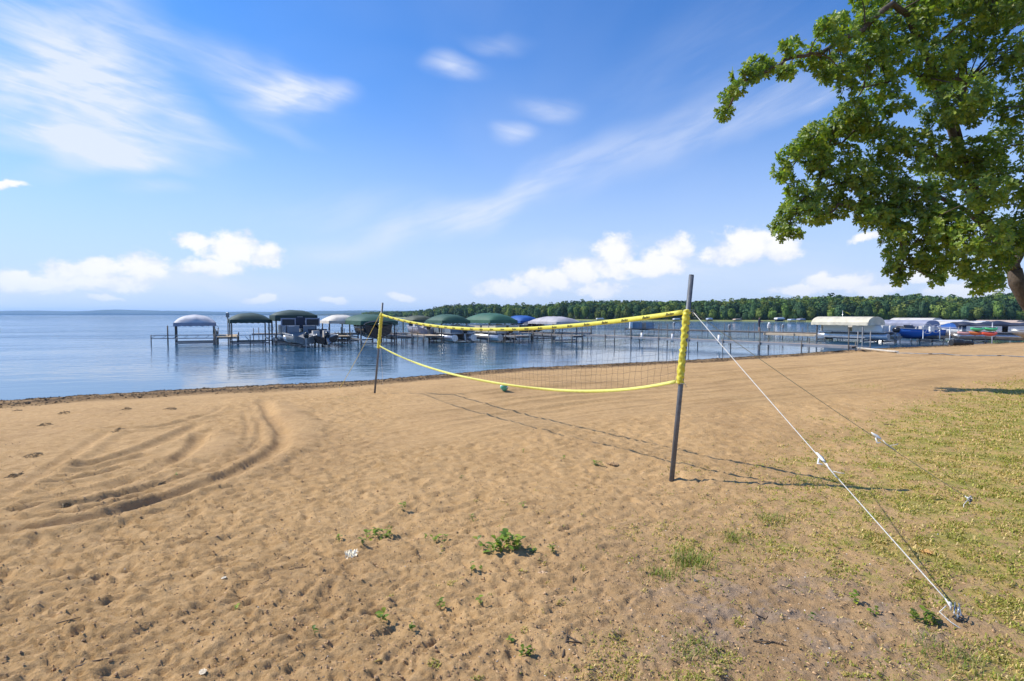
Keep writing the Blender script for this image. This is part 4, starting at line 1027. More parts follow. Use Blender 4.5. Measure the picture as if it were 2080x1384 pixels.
def boat_lift(pl, pr, Dc, W_, top, eave, style, cm, label, drop=.28, scal=.06, rz=LR, vm=None, low=.45, sign=None, wheel=True, above_post=0.0):
    # find the length and the place that give the seen extent
    def ext(x, L_):
        out = []
        for sx in (-1, 1):
            for sy in (-1, 1):
                lx, ly = sx * W_ / 2, sy * L_ / 2; wx = x + lx * math.cos(rz) - ly * math.sin(rz); wy = Dc + lx * math.sin(rz) + ly * math.cos(rz); out.append(1040 + FPX * wx / wy)
        return min(out), max(out)
    lo, hi = 2.2, 9.0; x = PX((pl + pr) / 2, Dc)
    for _ in range(40):
        L_ = (lo + hi) / 2; a, b = ext(x, L_); x += ((pl + pr) / 2 - (a + b) / 2) * Dc / FPX
        if b - a > pr - pl: hi = L_
        else: lo = L_
    L_ = max(L_, 4.2); a, b = ext(x, L_); x += ((pl + pr) / 2 - (a + b) / 2) * Dc / FPX
    z1 = P(1040, top, Dc).z; z0 = P(1040, eave, Dc - L_ * .35).z + drop * .9
    e = empty('boat_lift', (x, Dc, 0), rz)
    sd = int(pl); V, F = canopy_mesh(W_, L_, z0, z1, style, sd)
    me = mesh_np('canopy', V, F, cm, smooth=True); c = link('canopy', me, e)
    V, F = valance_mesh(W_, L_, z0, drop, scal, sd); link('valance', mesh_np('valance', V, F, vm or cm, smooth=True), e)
    if style == 'barrel':      # closed gable ends
        for s in (-1, 1):
            n = 20; Vv = [(u * W_ / 2, s * L_ / 2 * .998, z0 + (z1 - z0) * min(1, (1 - abs(u) ** 2) ** .6 * 1.06) * .965) for u in [-1 + 2 * i / n for i in range(n + 1)]]
            b0 = [(v[0], v[1], z0 - .01) for v in Vv]; Fv = [(i, i + 1, n + 2 + i, n + 1 + i) for i in range(n)]
            link('end_panel', mesh_np('end_panel', Vv + b0, Fv, vm or cm), e)
    for sx in (-1, 1):
        for sy in (-1, 1):
            X, Y = sx * (W_ / 2 - .12), sy * (L_ / 2 - .5)
            MB().bar((X, Y, -1.3), (X, Y, z0 + .02), .10, .10).build('post', M_postd if random.random() < .6 else M_postl, e)
        MB().bar((sx * (W_ / 2 - .12), -L_ / 2 + .3, low), (sx * (W_ / 2 - .12), L_ / 2 - .3, low), .07, .14).build('side_beam', M_alu, e)
        MB().tube([(sx * (W_ / 2 - .05), -L_ / 2 + .05, z0), (sx * (W_ / 2 - .05), L_ / 2 - .05, z0)], .025, 6).build('canopy_frame', M_steel, e)
    for sy in (-1, 1): MB().bar((-W_ / 2 + .12, sy * (L_ / 2 - .5), .12), (W_ / 2 - .12, sy * (L_ / 2 - .5), .12), .10, .14).build('cross_beam', M_alu, e)
    if wheel:
        X, Y = W_ / 2 - .0, -L_ / 2 + .5; m = MB().ring((X, Y - .07, 1.35), .22, .018, axis='y', n=16, m=5)
        for k in range(4): m.bar((X, Y - .07, 1.35), (X + .22 * math.cos(k * 1.57), Y - .07, 1.35 + .22 * math.sin(k * 1.57)), .02, .02)
        m.build('winch_wheel', M_steel, e)
    if sign:
        o = MB().box((sign, -L_ / 2 * 1.016 - .02, z0 - drop * .5), (.42, .02, .2)).build('name_plate', M_white, e)
        m = MB(); [m.box((sign - .12 + k * .08, -L_ / 2 * 1.016 - .033, z0 - drop * .5), (.05, .006, .09)) for k in range(4)]; m.build('plate_print', M_navy, o)
    tag(e, label, 'boat lift', 'canopied boat lifts'); e['_L'] = L_; return e
BL = {}
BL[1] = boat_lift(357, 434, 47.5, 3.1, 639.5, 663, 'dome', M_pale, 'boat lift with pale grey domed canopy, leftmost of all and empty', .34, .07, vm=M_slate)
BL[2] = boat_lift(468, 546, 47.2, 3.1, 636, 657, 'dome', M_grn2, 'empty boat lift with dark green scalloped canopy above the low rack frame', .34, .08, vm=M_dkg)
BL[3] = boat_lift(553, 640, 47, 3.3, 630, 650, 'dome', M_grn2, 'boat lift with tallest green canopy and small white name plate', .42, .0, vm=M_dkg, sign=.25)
BL[4] = boat_lift(655, 728, 51, 2.8, 639.5, 657, 'dome', M_whitec, 'boat lift with off-white canopy, partly behind the long green one', .25, .0)
BL[5] = boat_lift(690, 808, 48.5, 3.1, 638.5, 660, 'dome', M_grn, 'boat lift with green canopy over a big black hull, behind the far net pole', .36, .03)
BL[6] = boat_lift(828, 872, 60, 2.6, 641, 654, 'dome', M_olive, 'small olive canopied boat lift furthest back in the row', .22, .0)
BL[7] = boat_lift(866, 954, 52, 2.8, 638.5, 658, 'dome', M_grn, 'boat lift with green scalloped canopy over the grey fenced pontoon boat', .34, .09)
BL[8] = boat_lift(941, 1051, 53, 2.9, 636, 657, 'dome', M_grn3, 'boat lift with longest bright green canopy over the cream pontoon boat', .32, .05)
BL[9] = boat_lift(1035, 1083, 61, 2.6, 641, 656, 'dome', M_blue, 'boat lift with royal blue canopy between the green and grey ones', .25, .0)
BL[10] = boat_lift(1073, 1180, 53, 2.8, 643, 659, 'dome', M_greyc, 'boat lift with warm grey canopy at the right end of the row', .26, .05)
BL[11] = boat_lift(1648, 1797, 52, 2.9, 643.5, 661, 'barrel', M_beige, 'boat lift with long cream canopy, biggest of those on the right', .30, .03, vm=M_beige)
BL[12] = boat_lift(1797, 1892, 52.5, 2.7, 650.5, 663, 'barrel', M_slate, 'boat lift with lilac grey canopy, right of the long cream one', .28, .02)
BL[13] = boat_lift(1806, 1916, 62, 2.9, 646, 658, 'barrel', M_whitec, 'boat lift with long off-white canopy behind the lilac grey one', .26, .0)
BL[14] = boat_lift(1880, 1946, 57, 2.7, 650, 662, 'barrel', M_pale, 'boat lift with short pale grey canopy behind the big wheels', .24, .0)
BL[15] = boat_lift(1940, 1985, 66, 2.6, 652, 661, 'barrel', M_bluew, 'boat lift with pale blue canopy, small and far back', .2, .0)
BL[16] = boat_lift(1982, 2078, 70, 3.0, 650.5, 659, 'barrel', M_tanr, 'boat lift with tan canopy far back at the right edge', .22, .0)
BL[17] = boat_lift(566, 600, 55, 2.6, 640, 652, 'dome', M_grn2, 'boat lift mostly hidden behind the tallest green canopy', .2, .0, wheel=False)

# ------------------------------------------------------------------ boats
M_gel = mat('white_gelcoat', (.75, .75, .74), rough=.22, var=.05, vscale=2); M_blackh = mat('black_gelcoat', (.012, .014, .02), rough=.22, var=.1)
M_cream = mat('cream_panel', (.62, .56, .44), rough=.35, var=.06, vscale=2); M_greyp = mat('blue_grey_panel', (.18, .23, .29), rough=.4, var=.1, vscale=2)
M_blueh = mat('blue_gelcoat', (.03, .14, .50), rough=.25, var=.06); M_glass = mat('tinted_glazing', (.02, .024, .035), rough=.45, var=.05)
M_seat = mat('vinyl_seat', (.55, .52, .48), rough=.5)
def outboard(parent, x, y, z, tilt=0.0, cm=None, s=1.0):
    c = cm or M_blackh; o = MB()
    secs = []
    for q, w, d in ((0, .13, .20), (.10, .19, .30), (.26, .20, .33), (.40, .16, .27), (.46, .08, .15)):
        secs.append([Vector((w * s * math.cos(a), d * s * math.sin(a) - .05, q * s)) for a in [2 * math.pi * k / 12 for k in range(12)]])
    o.loft(secs); cowl = o.build('outboard_motor', c, parent); cowl.location = (x, y, z); cowl.rotation_euler = (tilt, 0, 0)
    MB().bar((0, 0, 0), (0, .05, -.62 * s), .10, .16).bar((0, .02, -.45 * s), (0, -.22, -.47 * s), .16, .02).build('motor_leg', M_steel, cowl)
    m = MB().sphere((0, -.04, -.62 * s), .075, 8, 6, (1, 2.2, 1))
    for k in range(3): m.box((.09 * math.cos(k * 2.1), -.20, -.62 * s + .09 * math.sin(k * 2.1)), (.12, .02, .07), ry=-k * 2.1)
    m.build('propeller', M_steel, cowl); return cowl
def pontoon_boat(loc, rz, L_, W_, z, panel, label, tube=M_tubes, cover=None, motor=True, bimini=None, windows=False):
    """local: bow towards +y, stern (motor) towards -y; z = height of the pontoon axis"""
    e = empty('pontoon_boat', (loc[0], loc[1], 0), rz)
    for s in (-1, 1):
        x = s * (W_ / 2 - .32)
        MB().tube([(x, -L_ / 2, z), (x, L_ / 2 - .9, z), (x, L_ / 2 - .35, z + .05), (x, L_ / 2, z + .18)], [.30, .30, .21, .05], 14).build('pontoon', tube, e)
    MB().box((0, 0, z + .40), (W_, L_ - .3, .07)).build('deck', M_alu, e)
    h = .62; zf = z + .44 + h / 2; t = .04
    for (cx, cy, dx, dy) in ((-W_ / 2 + .06, -L_ * .24, t, L_ * .40), (-W_ / 2 + .06, L_ * .20, t, L_ * .36), (W_ / 2 - .06, -L_ * .24, t, L_ * .40), (W_ / 2 - .06, L_ * .20, t, L_ * .36), (-W_ * .27, L_ * .42, W_ * .34, t), (W_ * .27, L_ * .42, W_ * .34, t), (-W_ * .25, -L_ * .44, W_ * .38, t), (W_ * .25, -L_ * .44, W_ * .38, t)):
        p = MB().box((cx, cy, zf), (dx, dy, h - .08)).build('fence_panel', panel, e)
        MB().box((cx, cy, zf + h / 2), (dx + .02, dy + .03, .04)).box((cx, cy, zf - h / 2 + .01), (dx + .02, dy + .03, .03)).build('rail', M_tubes, p)
    for (cx, cy, dx, dy) in ((-W_ / 2 + .45, L_ * .22, .6, L_ * .3), (W_ / 2 - .45, L_ * .22, .6, L_ * .3), (-W_ / 2 + .45, -L_ * .30, .6, L_ * .2), (W_ / 2 - .6, -L_ * .10, .6, .6)):
        MB().box((cx, cy, z + .62), (dx, dy, .36)).box((cx - .22 * (1 if cx < 0 else -1), cy, z + .92), (.16, dy, .34)).build('seat', M_seat, e)
    MB().box((W_ / 2 - .55, L_ * .02, z + .80), (.55, .45, .72), rx=-.15).build('console', M_gel, e)
    if cover:
        secs = []
        for i in range(9):
            y = -L_ * .47 + L_ * .93 * i / 8; k = .75 + .25 * math.sin(math.pi * i / 8); hh = (.30 + .12 * math.sin(i * 1.9)) * k
            secs.append([Vector((W_ / 2 * math.cos(a) * 1.02, y, z + 1.02 + hh * math.sin(a) * (1 if math.sin(a) > 0 else .8))) for a in [math.pi * 2 * q / 14 for q in range(14)]])
        MB().loft(secs).build('cover', cover, e)
    if bimini:
        secs = [[Vector((W_ / 2 * .95 * u, y, z + 2.35 - .16 * u * u - .02 * abs(y))) for u in (-1, -.6, -.2, .2, .6, 1)] + [Vector((W_ / 2 * .95 * u, y, z + 2.31 - .16 * u * u - .02 * abs(y))) for u in (1, .6, .2, -.2, -.6, -1)] for y in (-L_ * .3, -.6, 0, L_ * .12)]
        MB().loft(secs).build('bimini_top', bimini, e)
        for s in (-1, 1): MB().tube([(s * W_ / 2, -.9, z + .8), (s * W_ * .46, -L_ * .3, z + 2.2)], .02, 6).tube([(s * W_ / 2, -.9, z + .8), (s * W_ * .46, L_ * .1, z + 2.2)], .02, 6).build('bimini_frame', M_steel, e)
    if windows:      # zipped-in enclosure with clear windows
        for s, m_ in ((-1, 0), (1, 0)):
            fr = MB().box((s * .95, -L_ * .40, z + 1.36), (1.15, .05, .66)).build('side_curtain', M_slate, e)
            MB().box((s * .95, -L_ * .40 - .035, z + 1.35), (.95, .02, .48)).build('window', M_glass, fr)
        MB().box((0, -L_ * .38, z + 1.3), (.75, .04, .95)).build('entry_curtain', M_navy, e)
    if motor: outboard(e, 0, -L_ / 2 - .12, z + .42)
    tag(e, label, 'pontoon boat', 'pontoon boats'); return e
def runabout(name, loc, rz, L_, W_, z, hull, label, cover=None, cat='boat', motor=1, shield=True, tilt=0.0, group='open boats', depth=.95, cm=None, top=None):
    e = empty(name, (loc[0], loc[1], 0), rz); secs = []
    for i in range(11):
        t = i / 10; y = -L_ / 2 + L_ * t; w = W_ / 2 * (1 - max(0, (t - .45) / .55) ** 2.2) * (.93 + .07 * min(1, t * 4)); w = max(w, .03)
        keel = z + .03 + .55 * max(0, (t - .55) / .45) ** 2.4; ch = z + depth * .38 + .35 * max(0, (t - .5) / .5) ** 2; sh = z + depth + .18 * t ** 2
        secs.append([Vector((-w, y, sh)), Vector((-w * .93, y, (sh + ch) / 2)), Vector((-w * .82, y, ch)), Vector((0, y, keel)), Vector((w * .82, y, ch)), Vector((w * .93, y, (sh + ch) / 2)), Vector((w, y, sh)), Vector((w * .8, y, sh - .02)), Vector((0, y, sh - (.02 if t > .62 else .28))), Vector((-w * .8, y, sh - .02))])
    MB().loft(secs).build('hull', hull, e)
    MB().tube([s[0] for s in secs] + [s[6] for s in secs[::-1]], .03, 6).build('gunwale', M_tubes, e)
    if cover:
        cs = []
        for i in range(9):
            t = i / 8 * .92; y = -L_ / 2 + L_ * t; w = W_ / 2 * (1 - max(0, (t - .45) / .55) ** 2.2) * 1.01; sh = z + depth + .18 * t * t; hh = .42 * math.sin(math.pi * min(1, .22 + t)) + .05 * math.sin(i * 2.1)
            cs.append([Vector((w * math.cos(a), y, sh - .06 + max(0, math.sin(a)) * (hh + .06) if math.sin(a) > 0 else sh - .1)) for a in [math.pi * q / 10 for q in range(11)]])
        MB().loft(cs, close=False, cap=False).build('cover', cover, e)
    elif shield:
        MB().box((0, L_ * .10, z + depth + .22), (W_ * .8, .03, .42), rx=-.5).build('windshield', M_glass, e)
        MB().box((-W_ * .22, -L_ * .12, z + depth + .05), (.5, .5, .55)).box((W_ * .22, -L_ * .12, z + depth + .05), (.5, .5, .55)).build('seats', M_seat, e)
    if top:
        MB().box((0, -L_ * .05, z + depth + 1.25), (W_ * .9, L_ * .4, .06)).build('bimini_top', top, e)
        for sx in (-1, 1):
            for sy in (-1, 1): MB().tube([(sx * W_ * .42, -L_ * .05 + sy * L_ * .18, z + depth + 1.23), (sx * W_ * .45, -L_ * .05, z + depth)], .015, 6).build('top_strut', M_steel, e)
    for k in range(motor):
        outboard(e, (k - (motor - 1) / 2) * .8, -L_ / 2 - .12, z + depth * .75, tilt, cm)
    tag(e, label, cat, group); return e
def at(px, D): return (PX(px, D), D)
pontoon_boat(at(601, 47.2), LR, 6.2, 2.5, .55, M_greyp, 'pale pontoon boat with dark zipped-in windows under the tallest green canopy', windows=True, motor=False)
runabout('fishing_boat', at(604, 43.6), LR + .1, 4.6, 1.9, .10, M_postl, 'grey aluminium fishing boat with big black outboard, left of the two motors', motor=1, shield=False, tilt=.0, depth=.85)
runabout('fishing_boat', at(648, 44.0), LR + .05, 4.8, 1.9, .12, M_blackh, 'black hulled fishing boat with its outboard motor tilted up', motor=1, shield=True, tilt=-.75, depth=.8)
runabout('cabin_boat', at(748, 47.6), LR, 6.4, 2.5, .45, M_blackh, 'big black hulled motorboat raised on its lift under green canopy', motor=1, depth=1.25, cover=M_navy)
pontoon_boat(at(916, 51.5), LR, 6.0, 2.5, .42, M_greyp, 'pontoon boat with blue-grey side panels under the scalloped green canopy')
pontoon_boat(at(1000, 52.3), LR, 6.8, 2.6, .45, M_cream, 'pontoon boat with cream side panels under the longest green canopy', tube=M_tubes)
runabout('motorboat', at(1062, 60.5), LR, 5.4, 2.2, .5, M_blackh, 'dark covered motorboat under the royal blue canopy', cover=M_navy)
runabout('motorboat', at(850, 54), LR, 5.0, 2.1, .45, M_slate, 'grey motorboat between the far net pole and the grey fenced pontoon', depth=.9)
pontoon_boat(at(1740, 52.2), LR, 6.6, 2.5, .50, M_gel, 'white pontoon boat under the long cream canopy', bimini=None)
runabout('motorboat', at(1858, 50.5), LR + .9, 4.4, 1.9, .25, M_blueh, 'small blue open motorboat below the lilac grey canopy', depth=.9)
pontoon_boat(at(1835, 61.5), LR, 6.4, 2.5, .45, M_greyp, 'pontoon boat with grey panels under the long off-white canopy', cover=M_navy)
runabout('motorboat', at(1922, 50.5), LR + .2, 4.2, 1.9, .35, M_gel, 'white motorboat with bright blue cover right of the big wheels', cover=M_blue)
runabout('motorboat', at(1950, 56), LR, 5.6, 2.3, .45, M_gel, 'white speedboat with raised bow behind the blue covered motorboat', depth=1.1)
pontoon_boat((43.6, 48.6), R(68), 7.0, 2.5, .55, M_gel, 'pontoon boat with navy cover and long silver float at the right edge', cover=M_navy)
runabout('row_boat', (44.0, 44.6), R(70), 4.6, 1.6, .42, M_alu, 'bare aluminium row boat drawn up by the sand at the right edge', motor=0, shield=False, depth=.7)
def kayak(px, py, D, L_, col_a, label):
    p = P(px, py, D); e = empty('kayak', (p.x, p.y, p.z), R(5)); secs = []
    for i in range(13):
        t = i / 12; x = -L_ / 2 + L_ * t; w = .30 * math.sin(math.pi * (.04 + .92 * t)) ** .7; h = .16 * math.sin(math.pi * (.08 + .84 * t)) ** .5; rk = .10 * abs(2 * t - 1) ** 3
        secs.append([Vector((x, w * math.cos(a), h * math.sin(a) + rk)) for a in [2 * math.pi * k / 12 for k in range(12)]])
    MB().loft(secs).build('hull', col_a, e)
    m = MB().ring((0, 0, 0), .24, .02, axis='z', n=16, m=5); o = m.build('cockpit_rim', M_dark, e); o.location = (0, 0, .15); o.scale = (1.5, .8, 1)
    tag(e, label, 'kayak', 'kayaks on the dock rack')
M_kg = mat('green_polyethylene', (.10, .55, .22), rough=.4, var=.08); M_ko = mat('orange_polyethylene', (.80, .22, .06), rough=.4, var=.08); M_kr = mat('red_polyethylene', (.75, .10, .05), rough=.4, var=.08); M_kp = mat('faded_pink_polyethylene', (.75, .40, .36), rough=.45)
KD = 45.5
kayak(1985, 669.5, KD, 1.05 * 1.1, M_kg, 'short green kayak, left one on the upper bar of the rack'); kayak(2013, 669.5, KD, 1.1, M_kg, 'short green kayak, right one on the upper bar of the rack')
kayak(1958, 677.5, KD, 1.1, M_kp, 'faded pink kayak left of the orange one on the rack'); kayak(1983, 677.5, KD, 1.5, M_ko, 'orange kayak on the lower bar of the rack'); kayak(2010, 679, KD - .6, 1.3, M_kr, 'red-orange kayak, lowest and right on the rack')
def rack():
    p = P(1990, 680, KD + .1); e = empty('kayak_rack', (p.x, p.y, 0))
    for x in (-1.7, -.3, .6, 1.4): MB().tube([(x, .1, .2), (x, .1, 1.5)], .03, 6).build('upright', M_postl, e)
    for z in (.72, 1.10): MB().bar((-1.8, 0, z - .02), (1.5, 0, z - .02), .3, .03).build('shelf', M_postl, e)
    tag(e, 'grey rack on the dock that carries the coloured kayaks', 'rack')
rack()
def wheels():
    p = P(1893, 668, 45.5); e = empty('wheel_hoist', (p.x, p.y, .6))
    for x, r in ((-.36, .42), (.34, .34)):
        w = MB().ring((x, 0, .75), r, .022, axis='y', n=24, m=6)
        w.build('wheel', M_tubes, e); s = MB()
        for k in range(6): s.bar((x, 0, .75), (x + r * math.cos(k * 1.047), 0, .75 + r * math.sin(k * 1.047)), .018, .018)
        s.build('spokes', M_tubes, e)
    MB().box((0, .05, .72), (.30, .25, .42)).build('gear_box', M_white, e)
    for x in (-.72, .68): MB().bar((x, 0, -.1), (x, 0, 1.05), .05, .05).build('leg', M_white, e)
    MB().bar((-.72, 0, 1.03), (-.1, 0, 1.03), .04, .04).bar((.1, 0, .95), (.68, 0, .95), .04, .04).build('top_bar', M_white, e)
    tag(e, 'white hoist with two big spoked hand wheels standing on the shore walkway', 'hoist')
wheels()
def hoist2():
    p = P(1562, 674, 60.6); e = empty('hand_winch', (p.x, p.y, .62))
    MB().tube([(0, 0, -1.2), (0, 0, .45)], .05, 8).build('post', M_postd, e)
    MB().box((0, 0, .62), (.30, .22, .42)).sphere((0, 0, .92), .14, 10, 6).build('winch_box', M_white, e)
    MB().ring((0, -.16, .62), .22, .018, axis='y', n=16, m=5).bar((-.2, -.16, .62), (.2, -.16, .62), .02, .02).build('hand_wheel', M_steel, e)
    for s in (-1, 1): MB().bar((s * .45, -.1, -.62), (s * .05, 0, -.1), .04, .04).build('brace', M_postl, e)
    tag(e, 'white hand winch on a post beside the man on the far walkway', 'winch')
hoist2()
def meter(px, py0, D, label, h=1.0):
    p = P(px, 680, D); z = P(px, py0, D).z; e = empty('power_post', (p.x, p.y, 0)); MB().tube([(0, 0, -1.2), (0, 0, z - .35)], .045, 8).build('post', M_postd, e)
    MB().box((0, -.02, z - .18), (.22, .16, .34)).build('meter_box', M_postl, e); MB().sphere((0, 0, z), .10, 10, 6).build('globe', M_steel, e); tag(e, label, 'post', 'posts with boxes on the docks')
meter(1369, 656, 70.5, 'dark post with round topped meter box on the far walkway left of the near pole')
meter(1481, 661, 64, 'post with small round top on the far walkway, right of the near net pole')
meter(1590, 660, 59.5, 'post with pale box on the far walkway right of the hand winch')
meter(463.5, 636.5, 46.5, 'tall thin post with a small lamp at the left side of the dark green canopy')
def bumper(px, D, label):
    p = P(px, 680, D); e = empty('dock_bumper', (p.x, p.y - .66, .55)); MB().tube([(0, 0, -.25), (0, 0, .42)], .10, 10).build('sleeve', M_white, e); MB().tube([(0, 0, .42), (0, 0, .47)], .08, 10).build('cap', M_tanr, e)
    tag(e, label, 'bumper', 'white bumpers along the low walkway')
def on_da(px):     # where the photo column meets the low walkway
    u = (px - 1040) / FPX; (x0, y0), (x1, y1) = DA0, DA1; t = (u * y0 - x0) / ((x1 - x0) - u * (y1 - y0)); return y0 + t * (y1 - y0)
bumper(1300, on_da(1300), 'short white bumper on the low walkway below the blue-grey benches'); bumper(1361, on_da(1361), 'short white bumper on the low walkway left of the near net pole'); bumper(1454, on_da(1454), 'short white bumper on the low walkway right of the near net pole')
def bench(px0, px1, D):
    a = P(px0, 671, D); b = P(px1, 671, D); w = b.x - a.x; e = empty('lounge_platform', (a.x, D, .66)); m_b = mat('blue_grey_tarpaulin', (.16, .24, .32), rough=.6, var=.15, vscale=3)
    MB().box((w / 2, .2, .0), (w + .2, 1.2, .08)).build('platform', M_postd, e)
    MB().box((.22, 0, .46), (.34, .5, .86), ry=.05).build('end_panel', M_white, e)
    for x0, x1 in ((.42, w * .50), (w * .66, w * .97)):
        c = (x0 + x1) / 2; MB().box((c, .05, .44), (x1 - x0, .07, .86), rx=-.25).box((c, .28, .32), (x1 - x0 - .03, .06, .7), rx=.3).build('tarp_back', m_b, e)
    MB().box((w * .58, .1, .42), (w * .15, .08, .78), rx=-.25).build('wooden_back', M_plank, e)
    for x in (.1, w * .45, w * .95): MB().tube([(x, -.3, -1.9), (x, -.3, .0)], .04, 6).build('post', M_postd, e)
    tag(e, 'blue-grey backed benches with a white end panel on the far walkway', 'bench')
bench(1278, 1330, 72)
def streamer():
    p = P(1711, 660, 56); e = empty('flag_pole', (p.x, p.y, 1.2)); top_ = P(1711, 631, 56).z - 1.2
    MB().tube([(0, 0, -.4), (0, 0, top_)], .025, 6).build('pole', M_tubes, e)
    M_yg = mat('yellow_green_cloth', (.55, .55, .08), rough=.7, trans=.2); q = []
    for i in range(9):
        t = i / 8; q.append([Vector((.85 * t, .04 * math.sin(t * 7), top_ - .42 * t ** 1.3)), Vector((.85 * t, .04 * math.sin(t * 7), top_ - .16 + .05 * t - .42 * t ** 1.3)), Vector((.85 * t, .04 * math.sin(t * 7) + .008, top_ - .08 - .42 * t ** 1.3))])
    MB().loft(q).build('streamer', M_yg, e); tag(e, 'thin pole with yellow-green streamer above the long cream canopy', 'flag')
streamer()
boat_lift(1905, 1990, 52, 2.6, 653, 663, 'barrel', M_whitec, 'boat lift with low off-white canopy behind the blue covered motorboat', .2, .0)
runabout('motorboat', at(2040, 54), LR + .4, 5.2, 2.2, .45, M_gel, 'white motorboat with tan cover far right behind the silver float', cover=M_tanr)
runabout('motorboat', at(1812, 53.5), LR + .3, 4.8, 2.0, .35, M_gel, 'white open motorboat between the long cream and lilac grey canopies')

# gangway, long pipe, frame and barrels where the docks meet the sand
def ramp():
    a = P(1746, 707.5, 34.2); b = GP(1822, 717.5); b.z += .04; e = empty('gangway', b)
    MB().bar(a - b, (0, 0, .02), .20, .05).build('beam', M_whitec, e)
    for s in (-1, 1): MB().bar(a - b + Vector((s * .11, 0, .03)), Vector((s * .11, 0, .04)), .02, .04).build('edge', M_whitec, e)
    tag(e, 'white gangway beam sloping from the low walkway down onto the sand', 'gangway')
ramp()
def pipe():
    n = 14; pts = []
    for i in range(n + 1):
        q = GP(1822 + (2150 - 1822) * i / n, 718.5 + 9.5 * i / n); pts.append(q + Vector((0, 0, .02)))
    b = pts[0]; e = empty('sand_pipe', b); MB().tube([p - b for p in pts], .028, 8).build('pipe', M_postl, e)
    for i in (3, 9, 13): MB().tube([pts[i] - b - Vector((.15, 0, 0)), pts[i] - b + Vector((.15, .0, 0))], .036, 8).build('coupling', M_postd, e)
    tag(e, 'long grey pipe lying on the sand from the gangway to the right edge', 'pipe')
pipe()
def end_frame():
    a = P(1742, 704, 34.4); e = empty('dock_end_frame', (a.x, a.y, .2))
    for x in (0, .8): MB().tube([(x, 0, -.3), (x, 0, 1.25)], .03, 8).build('post', M_postl, e)
    MB().bar((0, 0, .25), (.8, 0, .25), .04, .05).build('bar', M_alu, e); MB().box((.02, -.02, .02), (.22, .3, .5)).build('foot', M_tubes, e)
    tag(e, 'upright metal frame at the sand end of the low walkway', 'frame')
end_frame()
for i, (px, lb, r) in enumerate(((1945, 'black rubber barrel under the shore walkway, left and larger', .27), (1966, 'black rubber barrel under the shore walkway, right and smaller', .20))):
    D = 41.5 + i * .6; x = PX(px, D); z = gz(x, D) + r * .92; e = empty('barrel', (x, D, z)); MB().tube([(-.42, 0, 0), (-.36, 0, 0), (.36, 0, 0), (.42, 0, 0)], [r * .9, r, r, r * .9], 18).build('drum', M_dark, e)
    for s in (-.2, .2): MB().ring((s, 0, 0), r + .003, .012, axis='x', n=18, m=5).build('hoop', M_dark, e)
    tag(e, lb, 'barrel', 'black barrels at the waterline')
e = empty('cart_wheels', (PX(1937, 41.8), 41.8, gz(PX(1937, 41.8), 41.8) + .20))
for x in (-.19, .19): MB().ring((x, 0, .02), .17, .02, axis='y', n=18, m=6).build('wheel', M_tubes, e)
MB().bar((-.19, 0, .02), (.19, 0, .02), .03, .03).build('axle', M_steel, e); tag(e, 'pair of small pale cart wheels beside the black barrels', 'wheels')

# a few things along the far shore
M_farw = mat('far_white', (.7, .7, .7), rough=.5)
def far_lift(px, py, w, h, m, label, cat='boat lift', name='far_boat_lift'):
    p = PZ(px, py, 0); s = p.y / FPX; e = empty(name, (p.x, p.y, 0)); W_ = w * s; H = h * s
    secs = [[Vector((-W_ / 2 * k, y, H * .55)), Vector((-W_ / 2 * .9 * k, y, H * .9)), Vector((W_ / 2 * .7 * k, y, H)), Vector((W_ / 2 * k, y, H * .58))] for y, k in ((-1.3, .92), (-1, 1), (1, 1), (1.3, .92))]
    MB().loft(secs, smooth=False).build('canopy', m, e)
    for sx in (-1, 1): MB().bar((sx * W_ * .45, -1, -.5), (sx * W_ * .45, -1, H * .6), .12, .12).build('post', M_postd, e)
    MB().loft([[Vector((x, -.8, .15)), Vector((x, .8, .15)), Vector((x, .9, H * .35)), Vector((x, -.9, H * .35))] for x in (-W_ * .38, W_ * .38)], smooth=False).build('boat', M_dark, e)
    tag(e, label, cat, 'lifts and boats on the far shore')
far_lift(1441, 653, 11, 7, M_bluew, 'tiny covered boat lift on the far shore just right of the near net pole')
far_lift(1497, 653.4, 14, 6, M_tanr, 'tiny tan roofed lift on the far shore left of the man')
far_lift(1583, 653.8, 17, 9, M_farw, 'small white cruiser shape on the far shore right of the man', 'boat', 'far_boat')
far_lift(1608, 654, 12, 6, M_bluew, 'tiny pale boat lift on the far shore, left of the blue-grey one'); far_lift(1627, 654, 13, 7, M_slate, 'tiny blue-grey boat lift on the far shore, nearest the cream canopy')
far_lift(1219, 652, 16, 6, M_farw, 'tiny white pontoon on the far shore above the net tape', 'boat', 'far_boat'); far_lift(1374, 652.6, 14, 6, M_farw, 'tiny white lift on the far shore just left of the near net pole')
def far_sail(): pass

